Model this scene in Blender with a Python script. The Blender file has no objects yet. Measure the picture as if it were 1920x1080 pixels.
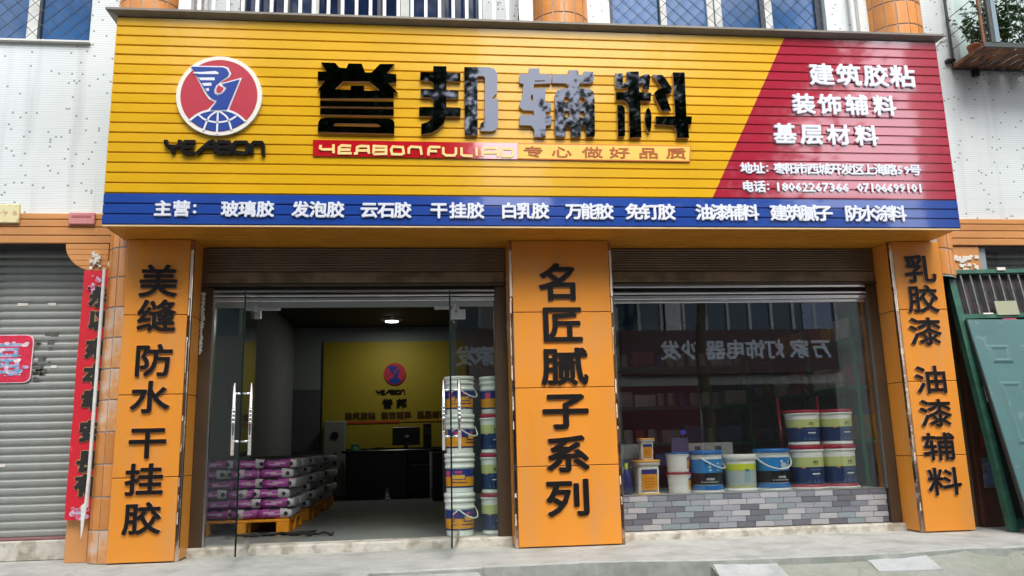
import bpy, bmesh, math, random
from mathutils import Vector, Matrix, noise
random.seed(7)
S = bpy.context.scene
COL = S.collection
R = math.radians
PI = math.pi

# ------------------------------------------------------------------ camera, sky, sun, exposure
cd = bpy.data.cameras.new('camera'); cam = bpy.data.objects.new('camera', cd); COL.objects.link(cam)
YAW, PITCH, ROLL = 0.110231, 0.193834, -0.025075
f_ = Vector((math.sin(YAW)*math.cos(PITCH), math.cos(YAW)*math.cos(PITCH), math.sin(PITCH)))
r_ = Vector((math.cos(YAW), -math.sin(YAW), 0)); u_ = r_.cross(f_)
r2 = r_*math.cos(ROLL)+u_*math.sin(ROLL); u2 = -r_*math.sin(ROLL)+u_*math.cos(ROLL)
cam.matrix_world = Matrix(((r2.x, u2.x, -f_.x, -0.4543), (r2.y, u2.y, -f_.y, -7.9181), (r2.z, u2.z, -f_.z, 0.975), (0, 0, 0, 1)))
cd.sensor_width = 36; cd.lens = 36*1499.5/1920; cd.clip_start = 0.05; cd.clip_end = 500
S.camera = cam
SUN_EL, SUN_AZ = 52, 172        # high behind thin cloud, in front of the facade
w = bpy.data.worlds.new('World'); S.world = w; w.use_nodes = True
nt = w.node_tree; bg = nt.nodes['Background']
sky = nt.nodes.new('ShaderNodeTexSky'); sky.sky_type = 'NISHITA'; sky.sun_disc = False
sky.sun_elevation = R(SUN_EL); sky.sun_rotation = R(SUN_AZ); sky.air_density = 1.0; sky.dust_density = 3.0; sky.ozone_density = 1.0
hs = nt.nodes.new('ShaderNodeHueSaturation'); hs.inputs['Saturation'].default_value = 0.5
nt.links.new(sky.outputs[0], hs.inputs['Color']); nt.links.new(hs.outputs[0], bg.inputs[0]); bg.inputs[1].default_value = 0.15
sl = bpy.data.lights.new('sun', 'SUN'); sl.energy = 1.2; sl.angle = R(38); sl.color = (1, .96, .9)
so = bpy.data.objects.new('sun', sl); COL.objects.link(so)
sd = Vector((math.sin(R(SUN_AZ))*math.cos(R(SUN_EL)), math.cos(R(SUN_AZ))*math.cos(R(SUN_EL)), math.sin(R(SUN_EL))))
so.rotation_euler = sd.to_track_quat('Z', 'Y').to_euler()
S.view_settings.view_transform = 'Standard'; S.view_settings.look = 'None'; S.view_settings.gamma = 1
S.view_settings.use_curve_mapping = False; S.view_settings.exposure = 1.12
S.render.engine = 'CYCLES'; S.cycles.max_bounces = 8; S.cycles.transparent_max_bounces = 16

# ------------------------------------------------------------------ materials
def srgb(r, g, b):
    f = lambda c: (c/255/12.92) if c/255 <= .04045 else ((c/255+.055)/1.055)**2.4
    return (f(r), f(g), f(b), 1)
MATS = {}
def mat(name, col, rough=.5, metal=0, spec=.5, var=.0, vscale=4, bump=0, bscale=40, coat=0, cior=1.5, rvar=0, col2=None, dscale=3, dlo=.5, dhi=.6, emit=None, estr=0, objrand=0, ior=None, coords='Object', stretch=None):
    """Principled with noise colour variation, optional second colour in blotches (wear, dirt), bump"""
    if name in MATS: return MATS[name]
    m = bpy.data.materials.new(name); m.use_nodes = True; n = m.node_tree; b = n.nodes['Principled BSDF']
    N, L = n.nodes.new, n.links.new
    b.inputs['Roughness'].default_value = rough; b.inputs['Metallic'].default_value = metal
    b.inputs['Specular IOR Level'].default_value = spec
    if ior: b.inputs['IOR'].default_value = ior
    if coat: b.inputs['Coat Weight'].default_value = coat; b.inputs['Coat Roughness'].default_value = .05; b.inputs['Coat IOR'].default_value = cior
    tc = N('ShaderNodeTexCoord'); src = tc.outputs[coords]
    if stretch:
        mp = N('ShaderNodeMapping'); mp.inputs['Scale'].default_value = stretch; L(src, mp.inputs[0]); src = mp.outputs[0]
    last = None
    c = N('ShaderNodeRGB'); c.outputs[0].default_value = (*col[:3], 1); last = c.outputs[0]
    if col2:
        t = N('ShaderNodeTexNoise'); t.inputs['Scale'].default_value = dscale; t.inputs['Detail'].default_value = 6; L(src, t.inputs['Vector'])
        mr = N('ShaderNodeMapRange'); mr.inputs[1].default_value = dlo; mr.inputs[2].default_value = dhi; L(t.outputs[0], mr.inputs[0])
        mx = N('ShaderNodeMix'); mx.data_type = 'RGBA'; L(mr.outputs[0], mx.inputs[0]); L(last, mx.inputs[6]); mx.inputs[7].default_value = (*col2[:3], 1); last = mx.outputs[2]
    if var or objrand:
        t = N('ShaderNodeTexNoise'); t.inputs['Scale'].default_value = vscale; t.inputs['Detail'].default_value = 5; L(src, t.inputs['Vector'])
        h = N('ShaderNodeHueSaturation'); mr = N('ShaderNodeMapRange'); mr.inputs[1].default_value = .3; mr.inputs[2].default_value = .7
        mr.inputs[3].default_value = 1-var; mr.inputs[4].default_value = 1+var; L(t.outputs[0], mr.inputs[0]); v = mr.outputs[0]
        if objrand:
            oi = N('ShaderNodeObjectInfo'); m2 = N('ShaderNodeMapRange'); m2.inputs[3].default_value = 1-objrand; m2.inputs[4].default_value = 1+objrand; L(oi.outputs['Random'], m2.inputs[0])
            ml = N('ShaderNodeMath'); ml.operation = 'MULTIPLY'; L(v, ml.inputs[0]); L(m2.outputs[0], ml.inputs[1]); v = ml.outputs[0]
        L(v, h.inputs['Value']); L(last, h.inputs['Color']); last = h.outputs[0]
        if rvar:
            mr3 = N('ShaderNodeMapRange'); mr3.inputs[1].default_value = .3; mr3.inputs[2].default_value = .7; mr3.inputs[3].default_value = max(.02, rough-rvar); mr3.inputs[4].default_value = rough+rvar
            L(t.outputs[0], mr3.inputs[0]); L(mr3.outputs[0], b.inputs['Roughness'])
    L(last, b.inputs['Base Color'])
    if bump:
        t = N('ShaderNodeTexNoise'); t.inputs['Scale'].default_value = bscale; t.inputs['Detail'].default_value = 4; L(src, t.inputs['Vector'])
        bp = N('ShaderNodeBump'); bp.inputs['Strength'].default_value = 1; bp.inputs['Distance'].default_value = bump; L(t.outputs[0], bp.inputs['Height']); L(bp.outputs[0], b.inputs['Normal'])
    if emit:
        b.inputs['Emission Color'].default_value = emit; b.inputs['Emission Strength'].default_value = estr
    MATS[name] = m; return m

M = {}
M['yellow'] = mat('yellow_enamel', (.73, .415, .003), .28, spec=.5, var=.07, vscale=2, stretch=(.6, 1, 1), bump=.0006, bscale=5, coat=.7, cior=1.5)
M['red_en'] = mat('red_enamel', (.44, .014, .045), .2, spec=.6, var=.04, vscale=2, bump=.0006, bscale=4, coat=1, cior=2.2)
M['blue_en'] = mat('blue_enamel', (.012, .062, .34), .25, spec=.5, var=.05, vscale=2, bump=.0008, bscale=5, coat=.9, cior=1.8)
M['soffit'] = mat('soffit_orange', (.58, .23, .012), .35, var=.1, vscale=3)
M['soffit_edge'] = mat('soffit_lip', (.75, .55, .32), .35, var=.1)
M['cap'] = mat('cap_grey', (.20, .185, .16), .55, metal=.2, var=.15, vscale=5, bump=.001)
M['black_letter'] = mat('black_mirror_acrylic', (.115, .125, .15), .03, metal=1, bump=.0003, bscale=4)
M['black_gloss'] = mat('black_gloss_acrylic', (.012, .011, .011), .12, spec=.5, var=.3, vscale=14)
M['letter_edge'] = mat('letter_edge', (.55, .40, .30), .35, metal=.4)
M['white_letter'] = mat('white_acrylic', (.78, .82, .90), .22, spec=.5)
M['logo_rim'] = mat('logo_rim', (.80, .80, .72), .35)
M['logo_red'] = mat('logo_red', (.48, .035, .06), .35, var=.04)
M['logo_blue'] = mat('logo_blue', (.012, .05, .30), .35)
M['logo_white'] = mat('logo_white', (.75, .78, .85), .35)
M['strip_red'] = mat('strip_red_mirror', (.60, .008, .02), .15, bump=.0009, bscale=6, coat=1, cior=2.9)
M['strip_yellow'] = mat('strip_yellow', (.88, .56, .12), .3, var=.05)
M['strip_text'] = mat('strip_text', (.42, .10, .01), .4)
M['strip_cream'] = mat('strip_cream_letter', (.92, .68, .28), .3)
M['acp'] = mat('orange_composite_panel', (.78, .295, .036), .32, col2=(.66, .29, .08), dscale=2.6, dlo=.46, dhi=.72, stretch=(2.5, 2.5, .5), var=.05, vscale=1.3, bump=.0006, bscale=3, spec=.4)
M['trim'] = mat('steel_trim_peeling', (.45, .30, .24), .15, metal=1, col2=(.8, .62, .50), dscale=5, dlo=.5, dhi=.53, bump=.002, bscale=14)
M['film'] = mat('peeling_film', (.78, .66, .56), .4, var=.15)
M['black_paint'] = mat('black_letter_paint', (.010, .009, .009), .4, spec=.25, var=.2, vscale=20)
M['letter_side'] = mat('letter_side_film', (.62, .44, .34), .5)
M['brown_al'] = mat('brown_aluminium', (.085, .058, .036), .38, metal=.3, var=.12, vscale=3)
M['brown_sh'] = mat('brown_shutter', (.20, .155, .11), .4, metal=.4, var=.15, vscale=3)
M['beam_sh'] = mat('shutter_beam', (.23, .17, .11), .5, metal=.2, col2=(.13, .10, .06), dscale=4, dlo=.45, dhi=.6)
M['silver'] = mat('brushed_steel', (.62, .62, .63), .28, metal=1, var=.08, vscale=6)
M['chrome'] = mat('chrome', (.85, .85, .86), .08, metal=1)
M['sealant'] = mat('sealant', (.62, .62, .58), .8, var=.15, bump=.004, bscale=30)
M['concrete'] = mat('pavement_concrete', (.45, .46, .43), .85, col2=(.31, .32, .29), dscale=2.2, dlo=.47, dhi=.70, var=.10, vscale=9, bump=.0018, bscale=60)
M['concrete2'] = mat('step_concrete', (.42, .44, .41), .9, col2=(.27, .30, .26), dscale=3, dlo=.4, dhi=.7, var=.12, vscale=14, bump=.004, bscale=25)
M['ramp'] = mat('ramp_concrete', (.33, .345, .295), .9, col2=(.27, .295, .23), dscale=2.2, dlo=.4, dhi=.65, var=.08, vscale=12, bump=.003, bscale=30)
M['slab'] = mat('pale_slab', (.50, .52, .51), .8, col2=(.34, .37, .36), dscale=5, dlo=.5, dhi=.7, var=.06, vscale=10, bump=.002, bscale=30)
M['stone'] = mat('threshold_stone', (.54, .52, .46), .85, col2=(.34, .31, .25), dscale=7, dlo=.48, dhi=.62, var=.12, vscale=12, bump=.005, bscale=22)
def crackle(m, sc, wd, dark):
    n = m.node_tree; N, L = n.nodes.new, n.links.new; b = n.nodes['Principled BSDF']; src = b.inputs['Base Color'].links[0].from_socket
    g = N('ShaderNodeNewGeometry'); nz = N('ShaderNodeTexNoise'); nz.inputs['Scale'].default_value = 3; nz.inputs['Detail'].default_value = 6; L(g.outputs['Position'], nz.inputs['Vector'])
    ad = N('ShaderNodeVectorMath'); ad.operation = 'MULTIPLY_ADD'; L(nz.outputs['Color'], ad.inputs[0]); ad.inputs[1].default_value = (.45, .45, .45); L(g.outputs['Position'], ad.inputs[2])
    v = N('ShaderNodeTexVoronoi'); v.feature = 'DISTANCE_TO_EDGE'; v.inputs['Scale'].default_value = sc; L(ad.outputs[0], v.inputs['Vector'])
    mr = N('ShaderNodeMapRange'); mr.inputs[1].default_value = 0; mr.inputs[2].default_value = wd; mr.inputs[3].default_value = dark; mr.inputs[4].default_value = 1; L(v.outputs['Distance'], mr.inputs[0])
    s2 = N('ShaderNodeTexNoise'); s2.inputs['Scale'].default_value = 140; s2.inputs['Detail'].default_value = 2; L(g.outputs['Position'], s2.inputs['Vector'])
    m2 = N('ShaderNodeMapRange'); m2.inputs[1].default_value = .3; m2.inputs[2].default_value = .7; m2.inputs[3].default_value = .86; m2.inputs[4].default_value = 1.1; L(s2.outputs[0], m2.inputs[0])
    ml = N('ShaderNodeMath'); ml.operation = 'MULTIPLY'; L(mr.outputs[0], ml.inputs[0]); L(m2.outputs[0], ml.inputs[1])
    h = N('ShaderNodeHueSaturation'); L(src, h.inputs['Color']); L(ml.outputs[0], h.inputs['Value']); L(h.outputs[0], b.inputs['Base Color'])
crackle(M['concrete'], .45, .006, .8); crackle(M['ramp'], .8, .008, .78); crackle(M['slab'], 2.5, .008, .7)
M['asphalt'] = mat('street_asphalt', (.10, .10, .10), .9, var=.15, bump=.004, bscale=60)
M['lintel'] = mat('orange_lintel_tile', (.56, .26, .09), .35, var=.10, vscale=2.5, objrand=.06)
M['tile_orange'] = mat('orange_column_tile', (.60, .24, .055), .3, var=.12, vscale=5, objrand=.14)
M['tile_dirty'] = mat('orange_column_tile_glue', (.58, .27, .09), .5, col2=(.60, .50, .42), dscale=6, dlo=.42, dhi=.66, var=.12, vscale=9, objrand=.1)
M['grout'] = mat('column_grout', (.42, .42, .40), .9, var=.2, vscale=12)
M['win_blue'] = mat('blue_window_glass', (.035, .12, .30), .07, spec=.8, var=.25, vscale=1.5)
M['win_navy'] = mat('navy_window_glass', (.006, .018, .06), .06, spec=.5, var=.4, vscale=2)
M['white_frame'] = mat('white_window_frame', (.62, .64, .62), .45, var=.1, vscale=6)
M['dark_frame'] = mat('dark_window_frame', (.03, .04, .06), .4)
M['white_rail'] = mat('white_rail_paint', (.80, .82, .80), .35)
M['wire'] = mat('galvanised_wire', (.10, .11, .12), .5, metal=.6)
M['shutter'] = mat('grey_steel_shutter', (.29, .305, .285), .42, metal=.35, var=.12, vscale=3, col2=(.14, .15, .13), dscale=2.2, dlo=.62, dhi=.72)
M['shutter_d'] = mat('grey_steel_shutter_dirty', (.10, .105, .09), .7, metal=.1, var=.25, vscale=14)
M['cream_pl'] = mat('cream_plaque', (.72, .66, .38), .3, col2=(.55, .40, .22), dscale=22, dlo=.56, dhi=.6)
M['pink_pl'] = mat('faded_pink_plaque', (.58, .24, .24), .4, var=.1, vscale=30)
M['poster_red'] = mat('poster_red_foil', (.62, .02, .06), .45, var=.2, vscale=18)
M['poster_blue'] = mat('poster_print_blue', (.12, .35, .55), .45, col2=(.6, .4, .6), dscale=30, dlo=.45, dhi=.55)
M['poster_white'] = mat('poster_print_white', (.75, .6, .66), .5, var=.2, vscale=30)
M['couplet'] = mat('red_couplet_paper', (.62, .008, .025), .55, col2=(.75, .12, .08), dscale=12, dlo=.66, dhi=.68)
M['ink'] = mat('ink_black', (.015, .013, .012), .6)
M['ink_gold'] = mat('ink_outline', (.55, .42, .18), .5)
M['white_pl'] = mat('white_plastic', (.70, .70, .68), .45, var=.1, vscale=8)
M['paper'] = mat('torn_white_paper', (.70, .68, .62), .8, var=.15, vscale=12)
M['green_st'] = mat('dark_green_steel', (.035, .125, .085), .45, var=.3, vscale=9, metal=.1, col2=(.20, .25, .20), dscale=14, dlo=.68, dhi=.72)
M['teal'] = mat('teal_door_paint', (.070, .165, .168), .42, var=.10, vscale=3, col2=(.13, .22, .21), dscale=9, dlo=.62, dhi=.68, bump=.0015, bscale=5)
M['dark_void'] = mat('dark_store_wall', (.05, .04, .035), .7, var=.3)
M['brown_pan'] = mat('brown_door_panel', (.13, .05, .03), .5, var=.2)
M['iwall'] = mat('interior_wall_paint', (.25, .28, .275), .8, var=.04)
M['iceil'] = mat('black_ceiling', (.012, .012, .012), .7)
M['ifloor'] = mat('grey_floor_tile', (.20, .225, .215), .3, var=.08, vscale=2)
M['mural'] = mat('yellow_mural', (.38, .30, .015), .6)
M['counter'] = mat('black_counter', (.010, .010, .010), .3)
M['counter_red'] = mat('counter_end_red', (.07, .01, .015), .4)
M['blk_pl'] = mat('black_plastic', (.014, .014, .016), .35)
M['app_w'] = mat('appliance_white', (.26, .28, .24), .4)
M['pallet'] = mat('orange_plastic_pallet', (.80, .30, .015), .45, var=.1, vscale=8)
M['bwhite'] = mat('bucket_white', (.82, .84, .81), .32, var=.03)
M['b_navy'] = mat('label_navy', (.010, .035, .13), .35)
M['b_blue2'] = mat('label_royal', (.02, .045, .24), .35)
M['b_orange'] = mat('label_orange', (.78, .33, .015), .35, var=.15, vscale=6)
M['b_lime'] = mat('label_pale_lime', (.56, .62, .24), .35, var=.1, vscale=3)
M['b_lime2'] = mat('label_lime', (.60, .68, .04), .35)
M['b_red'] = mat('lid_red', (.40, .015, .04), .35)
M['b_blid'] = mat('lid_blue', (.012, .15, .46), .35)
M['b_sky'] = mat('label_sky_blue', (.02, .25, .64), .35, var=.15, vscale=4)
M['b_black'] = mat('label_black', (.012, .012, .016), .35)
M['b_olid'] = mat('lid_orange', (.80, .42, .06), .35)
M['b_grey'] = mat('label_pale_grey', (.45, .52, .52), .4)
M['b_pink'] = mat('label_pink', (.65, .06, .16), .4)
M['rack'] = mat('green_rack_paint', (.02, .24, .12), .4, var=.15)
M['ladder'] = mat('red_ladder_paint', (.28, .01, .03), .4)
M['bark'] = mat('bark', (.10, .075, .05), .9, var=.3, vscale=6, bump=.01, bscale=12)
M['leaf'] = mat('leaf_green', (.045, .095, .022), .5, objrand=.15, var=.3, vscale=3)
M['leaf2'] = mat('plant_leaf', (.05, .13, .03), .45, var=.3, vscale=8)
M['pot'] = mat('terracotta', (.30, .12, .06), .8, var=.15)
M['rust'] = mat('rusty_steel', (.10, .05, .03), .7, col2=(.22, .09, .04), dscale=10, dlo=.45, dhi=.6)
M['cage_st'] = mat('cage_dark_steel', (.05, .06, .055), .5, var=.2)
M['cage_bl'] = mat('cage_bluegrey_steel', (.22, .30, .36), .4)
M['op_wall'] = mat('opposite_facade', (.42, .42, .38), .8, var=.1, vscale=1)
M['op_glass'] = mat('opposite_glass', (.02, .06, .10), .1, spec=.5)
M['op_sign'] = mat('opposite_sign_maroon', (.10, .035, .035), .4, var=.1)
M['op_red'] = mat('opposite_red_front', (.12, .012, .016), .5, var=.2)
M['cable'] = mat('black_cable', (.012, .012, .012), .5)

def glass(name, tint=(1, 1, 1, 1), f=1.5, base=0.0):
    m = bpy.data.materials.new(name); m.use_nodes = True; n = m.node_tree; n.nodes.remove(n.nodes['Principled BSDF'])
    N, L = n.nodes.new, n.links.new; out = n.nodes['Material Output']
    t = N('ShaderNodeBsdfTransparent'); t.inputs[0].default_value = tint
    g = N('ShaderNodeBsdfGlossy'); g.inputs['Roughness'].default_value = .004; g.inputs[0].default_value = (1, 1, 1, 1)
    lw = N('ShaderNodeLayerWeight'); lw.inputs[0].default_value = .5
    pw = N('ShaderNodeMath'); pw.operation = 'POWER'; L(lw.outputs['Facing'], pw.inputs[0]); pw.inputs[1].default_value = 4
    fr = N('ShaderNodeMapRange'); fr.inputs[3].default_value = f; fr.inputs[4].default_value = .9; L(pw.outputs[0], fr.inputs[0])
    mx = N('ShaderNodeMixShader'); L(fr.outputs[0], mx.inputs[0]); L(t.outputs[0], mx.inputs[1]); L(g.outputs[0], mx.inputs[2]); L(mx.outputs[0], out.inputs[0])
    MATS[name] = m; return m
M['glass'] = glass('clear_shop_glass', (.97, .985, .975, 1), .165)
M['glass_d'] = glass('door_glass', (.93, .97, .95, 1), .09)

def wall_tile_mat():
    """white mosaic wall: fine horizontal strips, scattered grey-green chips"""
    m = bpy.data.materials.new('white_mosaic'); m.use_nodes = True; n = m.node_tree; b = n.nodes['Principled BSDF']; N, L = n.nodes.new, n.links.new
    g = N('ShaderNodeNewGeometry'); sx = N('ShaderNodeSeparateXYZ'); L(g.outputs['Position'], sx.inputs[0])
    def math_(op, a, v=None, b_=None):
        k = N('ShaderNodeMath'); k.operation = op; L(a, k.inputs[0])
        if b_ is not None: L(b_, k.inputs[1])
        elif v is not None: k.inputs[1].default_value = v
        return k.outputs[0]
    cx = math_('DIVIDE', sx.outputs[0], .026); cz = math_('DIVIDE', sx.outputs[2], .026)
    fx = math_('FLOOR', cx); fz = math_('FLOOR', cz)
    cb = N('ShaderNodeCombineXYZ'); L(fx, cb.inputs[0]); L(fz, cb.inputs[2])
    wn = N('ShaderNodeTexWhiteNoise'); L(cb.outputs[0], wn.inputs['Vector'])
    chip = math_('GREATER_THAN', wn.outputs['Value'], .972)
    # chip drawn as a small diamond inside its cell
    ax = math_('ABSOLUTE', math_('SUBTRACT', math_('FRACT', cx), .5)); az = math_('ABSOLUTE', math_('SUBTRACT', math_('FRACT', cz), .5))
    dm = math_('LESS_THAN', math_('MAXIMUM', ax, None, az), .38); chip = math_('MULTIPLY', chip, None, dm)
    grz = math_('LESS_THAN', math_('FRACT', cz), .16)
    nz = N('ShaderNodeTexNoise'); nz.inputs['Scale'].default_value = .9; nz.inputs['Detail'].default_value = 6; L(g.outputs['Position'], nz.inputs['Vector'])
    mp = N('ShaderNodeMapping'); mp.inputs['Scale'].default_value = (5, 1, .35); L(g.outputs['Position'], mp.inputs[0])
    nz2 = N('ShaderNodeTexNoise'); nz2.inputs['Scale'].default_value = 1.2; nz2.inputs['Detail'].default_value = 5; L(mp.outputs[0], nz2.inputs['Vector'])
    r1 = N('ShaderNodeMapRange'); r1.inputs[1].default_value = .3; r1.inputs[2].default_value = .7; r1.inputs[3].default_value = .92; r1.inputs[4].default_value = 1.06; L(nz.outputs[0], r1.inputs[0])
    r2_ = N('ShaderNodeMapRange'); r2_.inputs[1].default_value = .55; r2_.inputs[2].default_value = .8; r2_.inputs[3].default_value = 1; r2_.inputs[4].default_value = .78; L(nz2.outputs[0], r2_.inputs[0])
    vv = math_('MULTIPLY', r1.outputs[0], None, r2_.outputs[0])
    a = N('ShaderNodeMix'); a.data_type = 'RGBA'; a.inputs[6].default_value = (.71, .77, .78, 1); a.inputs[7].default_value = (.53, .58, .59, 1); L(grz, a.inputs[0])
    c = N('ShaderNodeMix'); c.data_type = 'RGBA'; L(a.outputs[2], c.inputs[6]); c.inputs[7].default_value = (.25, .33, .30, 1); L(chip, c.inputs[0])
    h = N('ShaderNodeHueSaturation'); L(c.outputs[2], h.inputs['Color']); L(vv, h.inputs['Value']); L(h.outputs[0], b.inputs['Base Color'])
    bp = N('ShaderNodeBump'); bp.inputs['Distance'].default_value = .002; inv = math_('SUBTRACT', grz, 1); inv = math_('MULTIPLY', grz, -1); L(inv, bp.inputs['Height']); L(bp.outputs[0], b.inputs['Normal'])
    b.inputs['Roughness'].default_value = .35
    return m
M['mosaic'] = wall_tile_mat()

# ------------------------------------------------------------------ mesh helpers
class MB:
    """collects polygons; build() makes one mesh object"""
    def __init__(s): s.v = []; s.f = []; s.m = []; s.sm = []
    def add(s, v, f, mi=0, smooth=False):
        k = len(s.v); s.v += [tuple(p) for p in v]
        for q in f: s.f.append([i+k for i in q]); s.m.append(mi); s.sm.append(smooth)
        return s
    def box(s, x0, x1, y0, y1, z0, z1, mi=0, bev=0):
        if bev > 0:
            b = min(bev, abs(x1-x0)*.45, abs(y1-y0)*.45, abs(z1-z0)*.45)
            bm = bmesh.new(); bmesh.ops.create_cube(bm, size=1)
            for v in bm.verts: v.co = Vector(((x0+x1)/2+v.co.x*(x1-x0), (y0+y1)/2+v.co.y*(y1-y0), (z0+z1)/2+v.co.z*(z1-z0)))
            bmesh.ops.bevel(bm, geom=list(bm.edges), offset=b, segments=1, affect='EDGES')
            bmesh.ops.recalc_face_normals(bm, faces=bm.faces)
            bm.verts.index_update(); s.add([v.co[:] for v in bm.verts], [[v.index for v in f.verts] for f in bm.faces], mi); bm.free(); return s
        v = [(x0,y0,z0),(x1,y0,z0),(x1,y1,z0),(x0,y1,z0),(x0,y0,z1),(x1,y0,z1),(x1,y1,z1),(x0,y1,z1)]
        return s.add(v, [(0,3,2,1),(4,5,6,7),(0,1,5,4),(1,2,6,5),(2,3,7,6),(3,0,4,7)], mi)
    def prism(s, pts, y0, y1, mi=0, mside=None):
        """convex-ish polygon given in (x,z) extruded from y0 (front) to y1"""
        n = len(pts); v = [(x, y0, z) for x, z in pts]+[(x, y1, z) for x, z in pts]
        s.add(v, [list(range(n)), list(range(2*n-1, n-1, -1))], mi)
        return s.add(v, [(i, n+i, n+(i+1) % n, (i+1) % n) for i in range(n)], mi if mside is None else mside)
    def lathe(s, prof, n=32, c=(0, 0, 0), mi=0, smooth=True, a0=0, a1=2*PI, mis=None, sq=None):
        full = abs(a1-a0-2*PI) < 1e-6; m_ = n if full else n+1; k = len(s.v)
        for r, z in prof:
            for i in range(m_):
                a = a0+(a1-a0)*i/n; cx, cy = math.cos(a), math.sin(a)
                if sq:
                    e = sq; q = (abs(cx)**e+abs(cy)**e)**(-1/e); cx *= q; cy *= q
                s.v.append((c[0]+r*cx, c[1]+r*cy, c[2]+z))
        for j in range(len(prof)-1):
            for i in range(n):
                i2 = (i+1) % m_ if full else i+1
                s.f.append([k+j*m_+i, k+j*m_+i2, k+(j+1)*m_+i2, k+(j+1)*m_+i]); s.m.append(mis[j] if mis else mi); s.sm.append(smooth)
        return s
    def tube(s, pts, r, n=8, mi=0, cap=True):
        P = [Vector(p) for p in pts]; k = len(s.v); rr = r if isinstance(r, (list, tuple)) else [r]*len(P)
        up = Vector((0, 0, 1))
        for i, p in enumerate(P):
            d = (P[min(i+1, len(P)-1)]-P[max(i-1, 0)]).normalized()
            a = d.cross(up)
            if a.length < .05: a = d.cross(Vector((0, 1, 0)))
            a.normalize(); b = d.cross(a)
            for j in range(n):
                t = 2*PI*j/n; s.v.append(tuple(p+(a*math.cos(t)+b*math.sin(t))*rr[i]))
        for i in range(len(P)-1):
            for j in range(n):
                s.f.append([k+i*n+j, k+i*n+(j+1) % n, k+(i+1)*n+(j+1) % n, k+(i+1)*n+j]); s.m.append(mi); s.sm.append(n > 4)
        if cap:
            s.f.append([k+j for j in range(n)][::-1]); s.m.append(mi); s.sm.append(False)
            e = k+(len(P)-1)*n; s.f.append([e+j for j in range(n)]); s.m.append(mi); s.sm.append(False)
        return s
    def bar(s, p, q, r, mi=0): return s.tube([p, q], r, 4, mi)
    def mesh(s, name, mats, off=(0, 0, 0), fix=True):
        me = bpy.data.meshes.new(name); me.from_pydata([(a-off[0], b-off[1], c-off[2]) for a, b, c in s.v], [], s.f)
        for m in (mats if isinstance(mats, (list, tuple)) else [mats]): me.materials.append(m)
        me.polygons.foreach_set('material_index', s.m); me.polygons.foreach_set('use_smooth', s.sm)
        if fix:
            bm = bmesh.new(); bm.from_mesh(me); bmesh.ops.recalc_face_normals(bm, faces=bm.faces); bm.to_mesh(me); bm.free()
        me.update(); return me
    def build(s, name, mats, parent=None, fix=True):
        off = wloc(parent) if parent else (0, 0, 0)
        o = bpy.data.objects.new(name, s.mesh(name, mats, off, fix)); COL.objects.link(o)
        if parent: o.parent = parent
        return o
def wloc(o):
    v = Vector((0, 0, 0))
    while o: v = v+o.location; o = o.parent
    return v
def thing(name, label, cat, loc=(0, 0, 0), group=None):
    o = bpy.data.objects.new(name, None); COL.objects.link(o); o.location = loc; o.empty_display_size = .1
    return tag(o, label, cat, group)
def tag(o, label, cat, group=None):
    o['label'] = label; o['category'] = cat
    if group: o['group'] = group
    return o
def struct(o, kind='structure', label=None):
    o['kind'] = kind
    if label: o['label'] = label
    return o
def inst(name, me, parent=None, loc=(0, 0, 0), rot=(0, 0, 0)):
    o = bpy.data.objects.new(name, me); COL.objects.link(o); o.location = loc; o.rotation_euler = rot
    if parent: o.parent = parent
    return o
def copy_tree(o, parent=None):
    kids = list(o.children); c = o.copy(); COL.objects.link(c)
    if parent: c.parent = parent
    for k in kids: copy_tree(k, c)
    return c

# ---- lettering: the built-in font, thickened; and hand-drawn polygons
DEPS = None
def curve_mesh(c):
    o = bpy.data.objects.new('tmp', c); COL.objects.link(o); bpy.context.view_layer.update()
    me = bpy.data.meshes.new_from_object(o.evaluated_get(bpy.context.evaluated_depsgraph_get()))
    V = [v.co[:] for v in me.vertices]; F = [list(p.vertices) for p in me.polygons]
    COL.objects.unlink(o); bpy.data.objects.remove(o); bpy.data.curves.remove(c); bpy.data.meshes.remove(me)
    return V, F
GL = {}
def glyph(ch, res=2):
    if (ch, res) not in GL:
        c = bpy.data.curves.new('t', 'FONT'); c.body = ch; c.size = 1; c.extrude = .5; c.resolution_u = res
        GL[ch, res] = curve_mesh(c)
    return GL[ch, res]
REF = None
def glyph_box(ch):
    global REF
    if ord(ch) < 0x2000 or ch == '：':
        V = glyph(ch)[0]
    else:
        V = glyph('国')[0]
    xs = [v[0] for v in V]; ys = [v[1] for v in V]
    return (min(xs)+max(xs))/2, (min(ys)+max(ys))/2, max(xs)-min(xs), max(ys)-min(ys)
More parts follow.
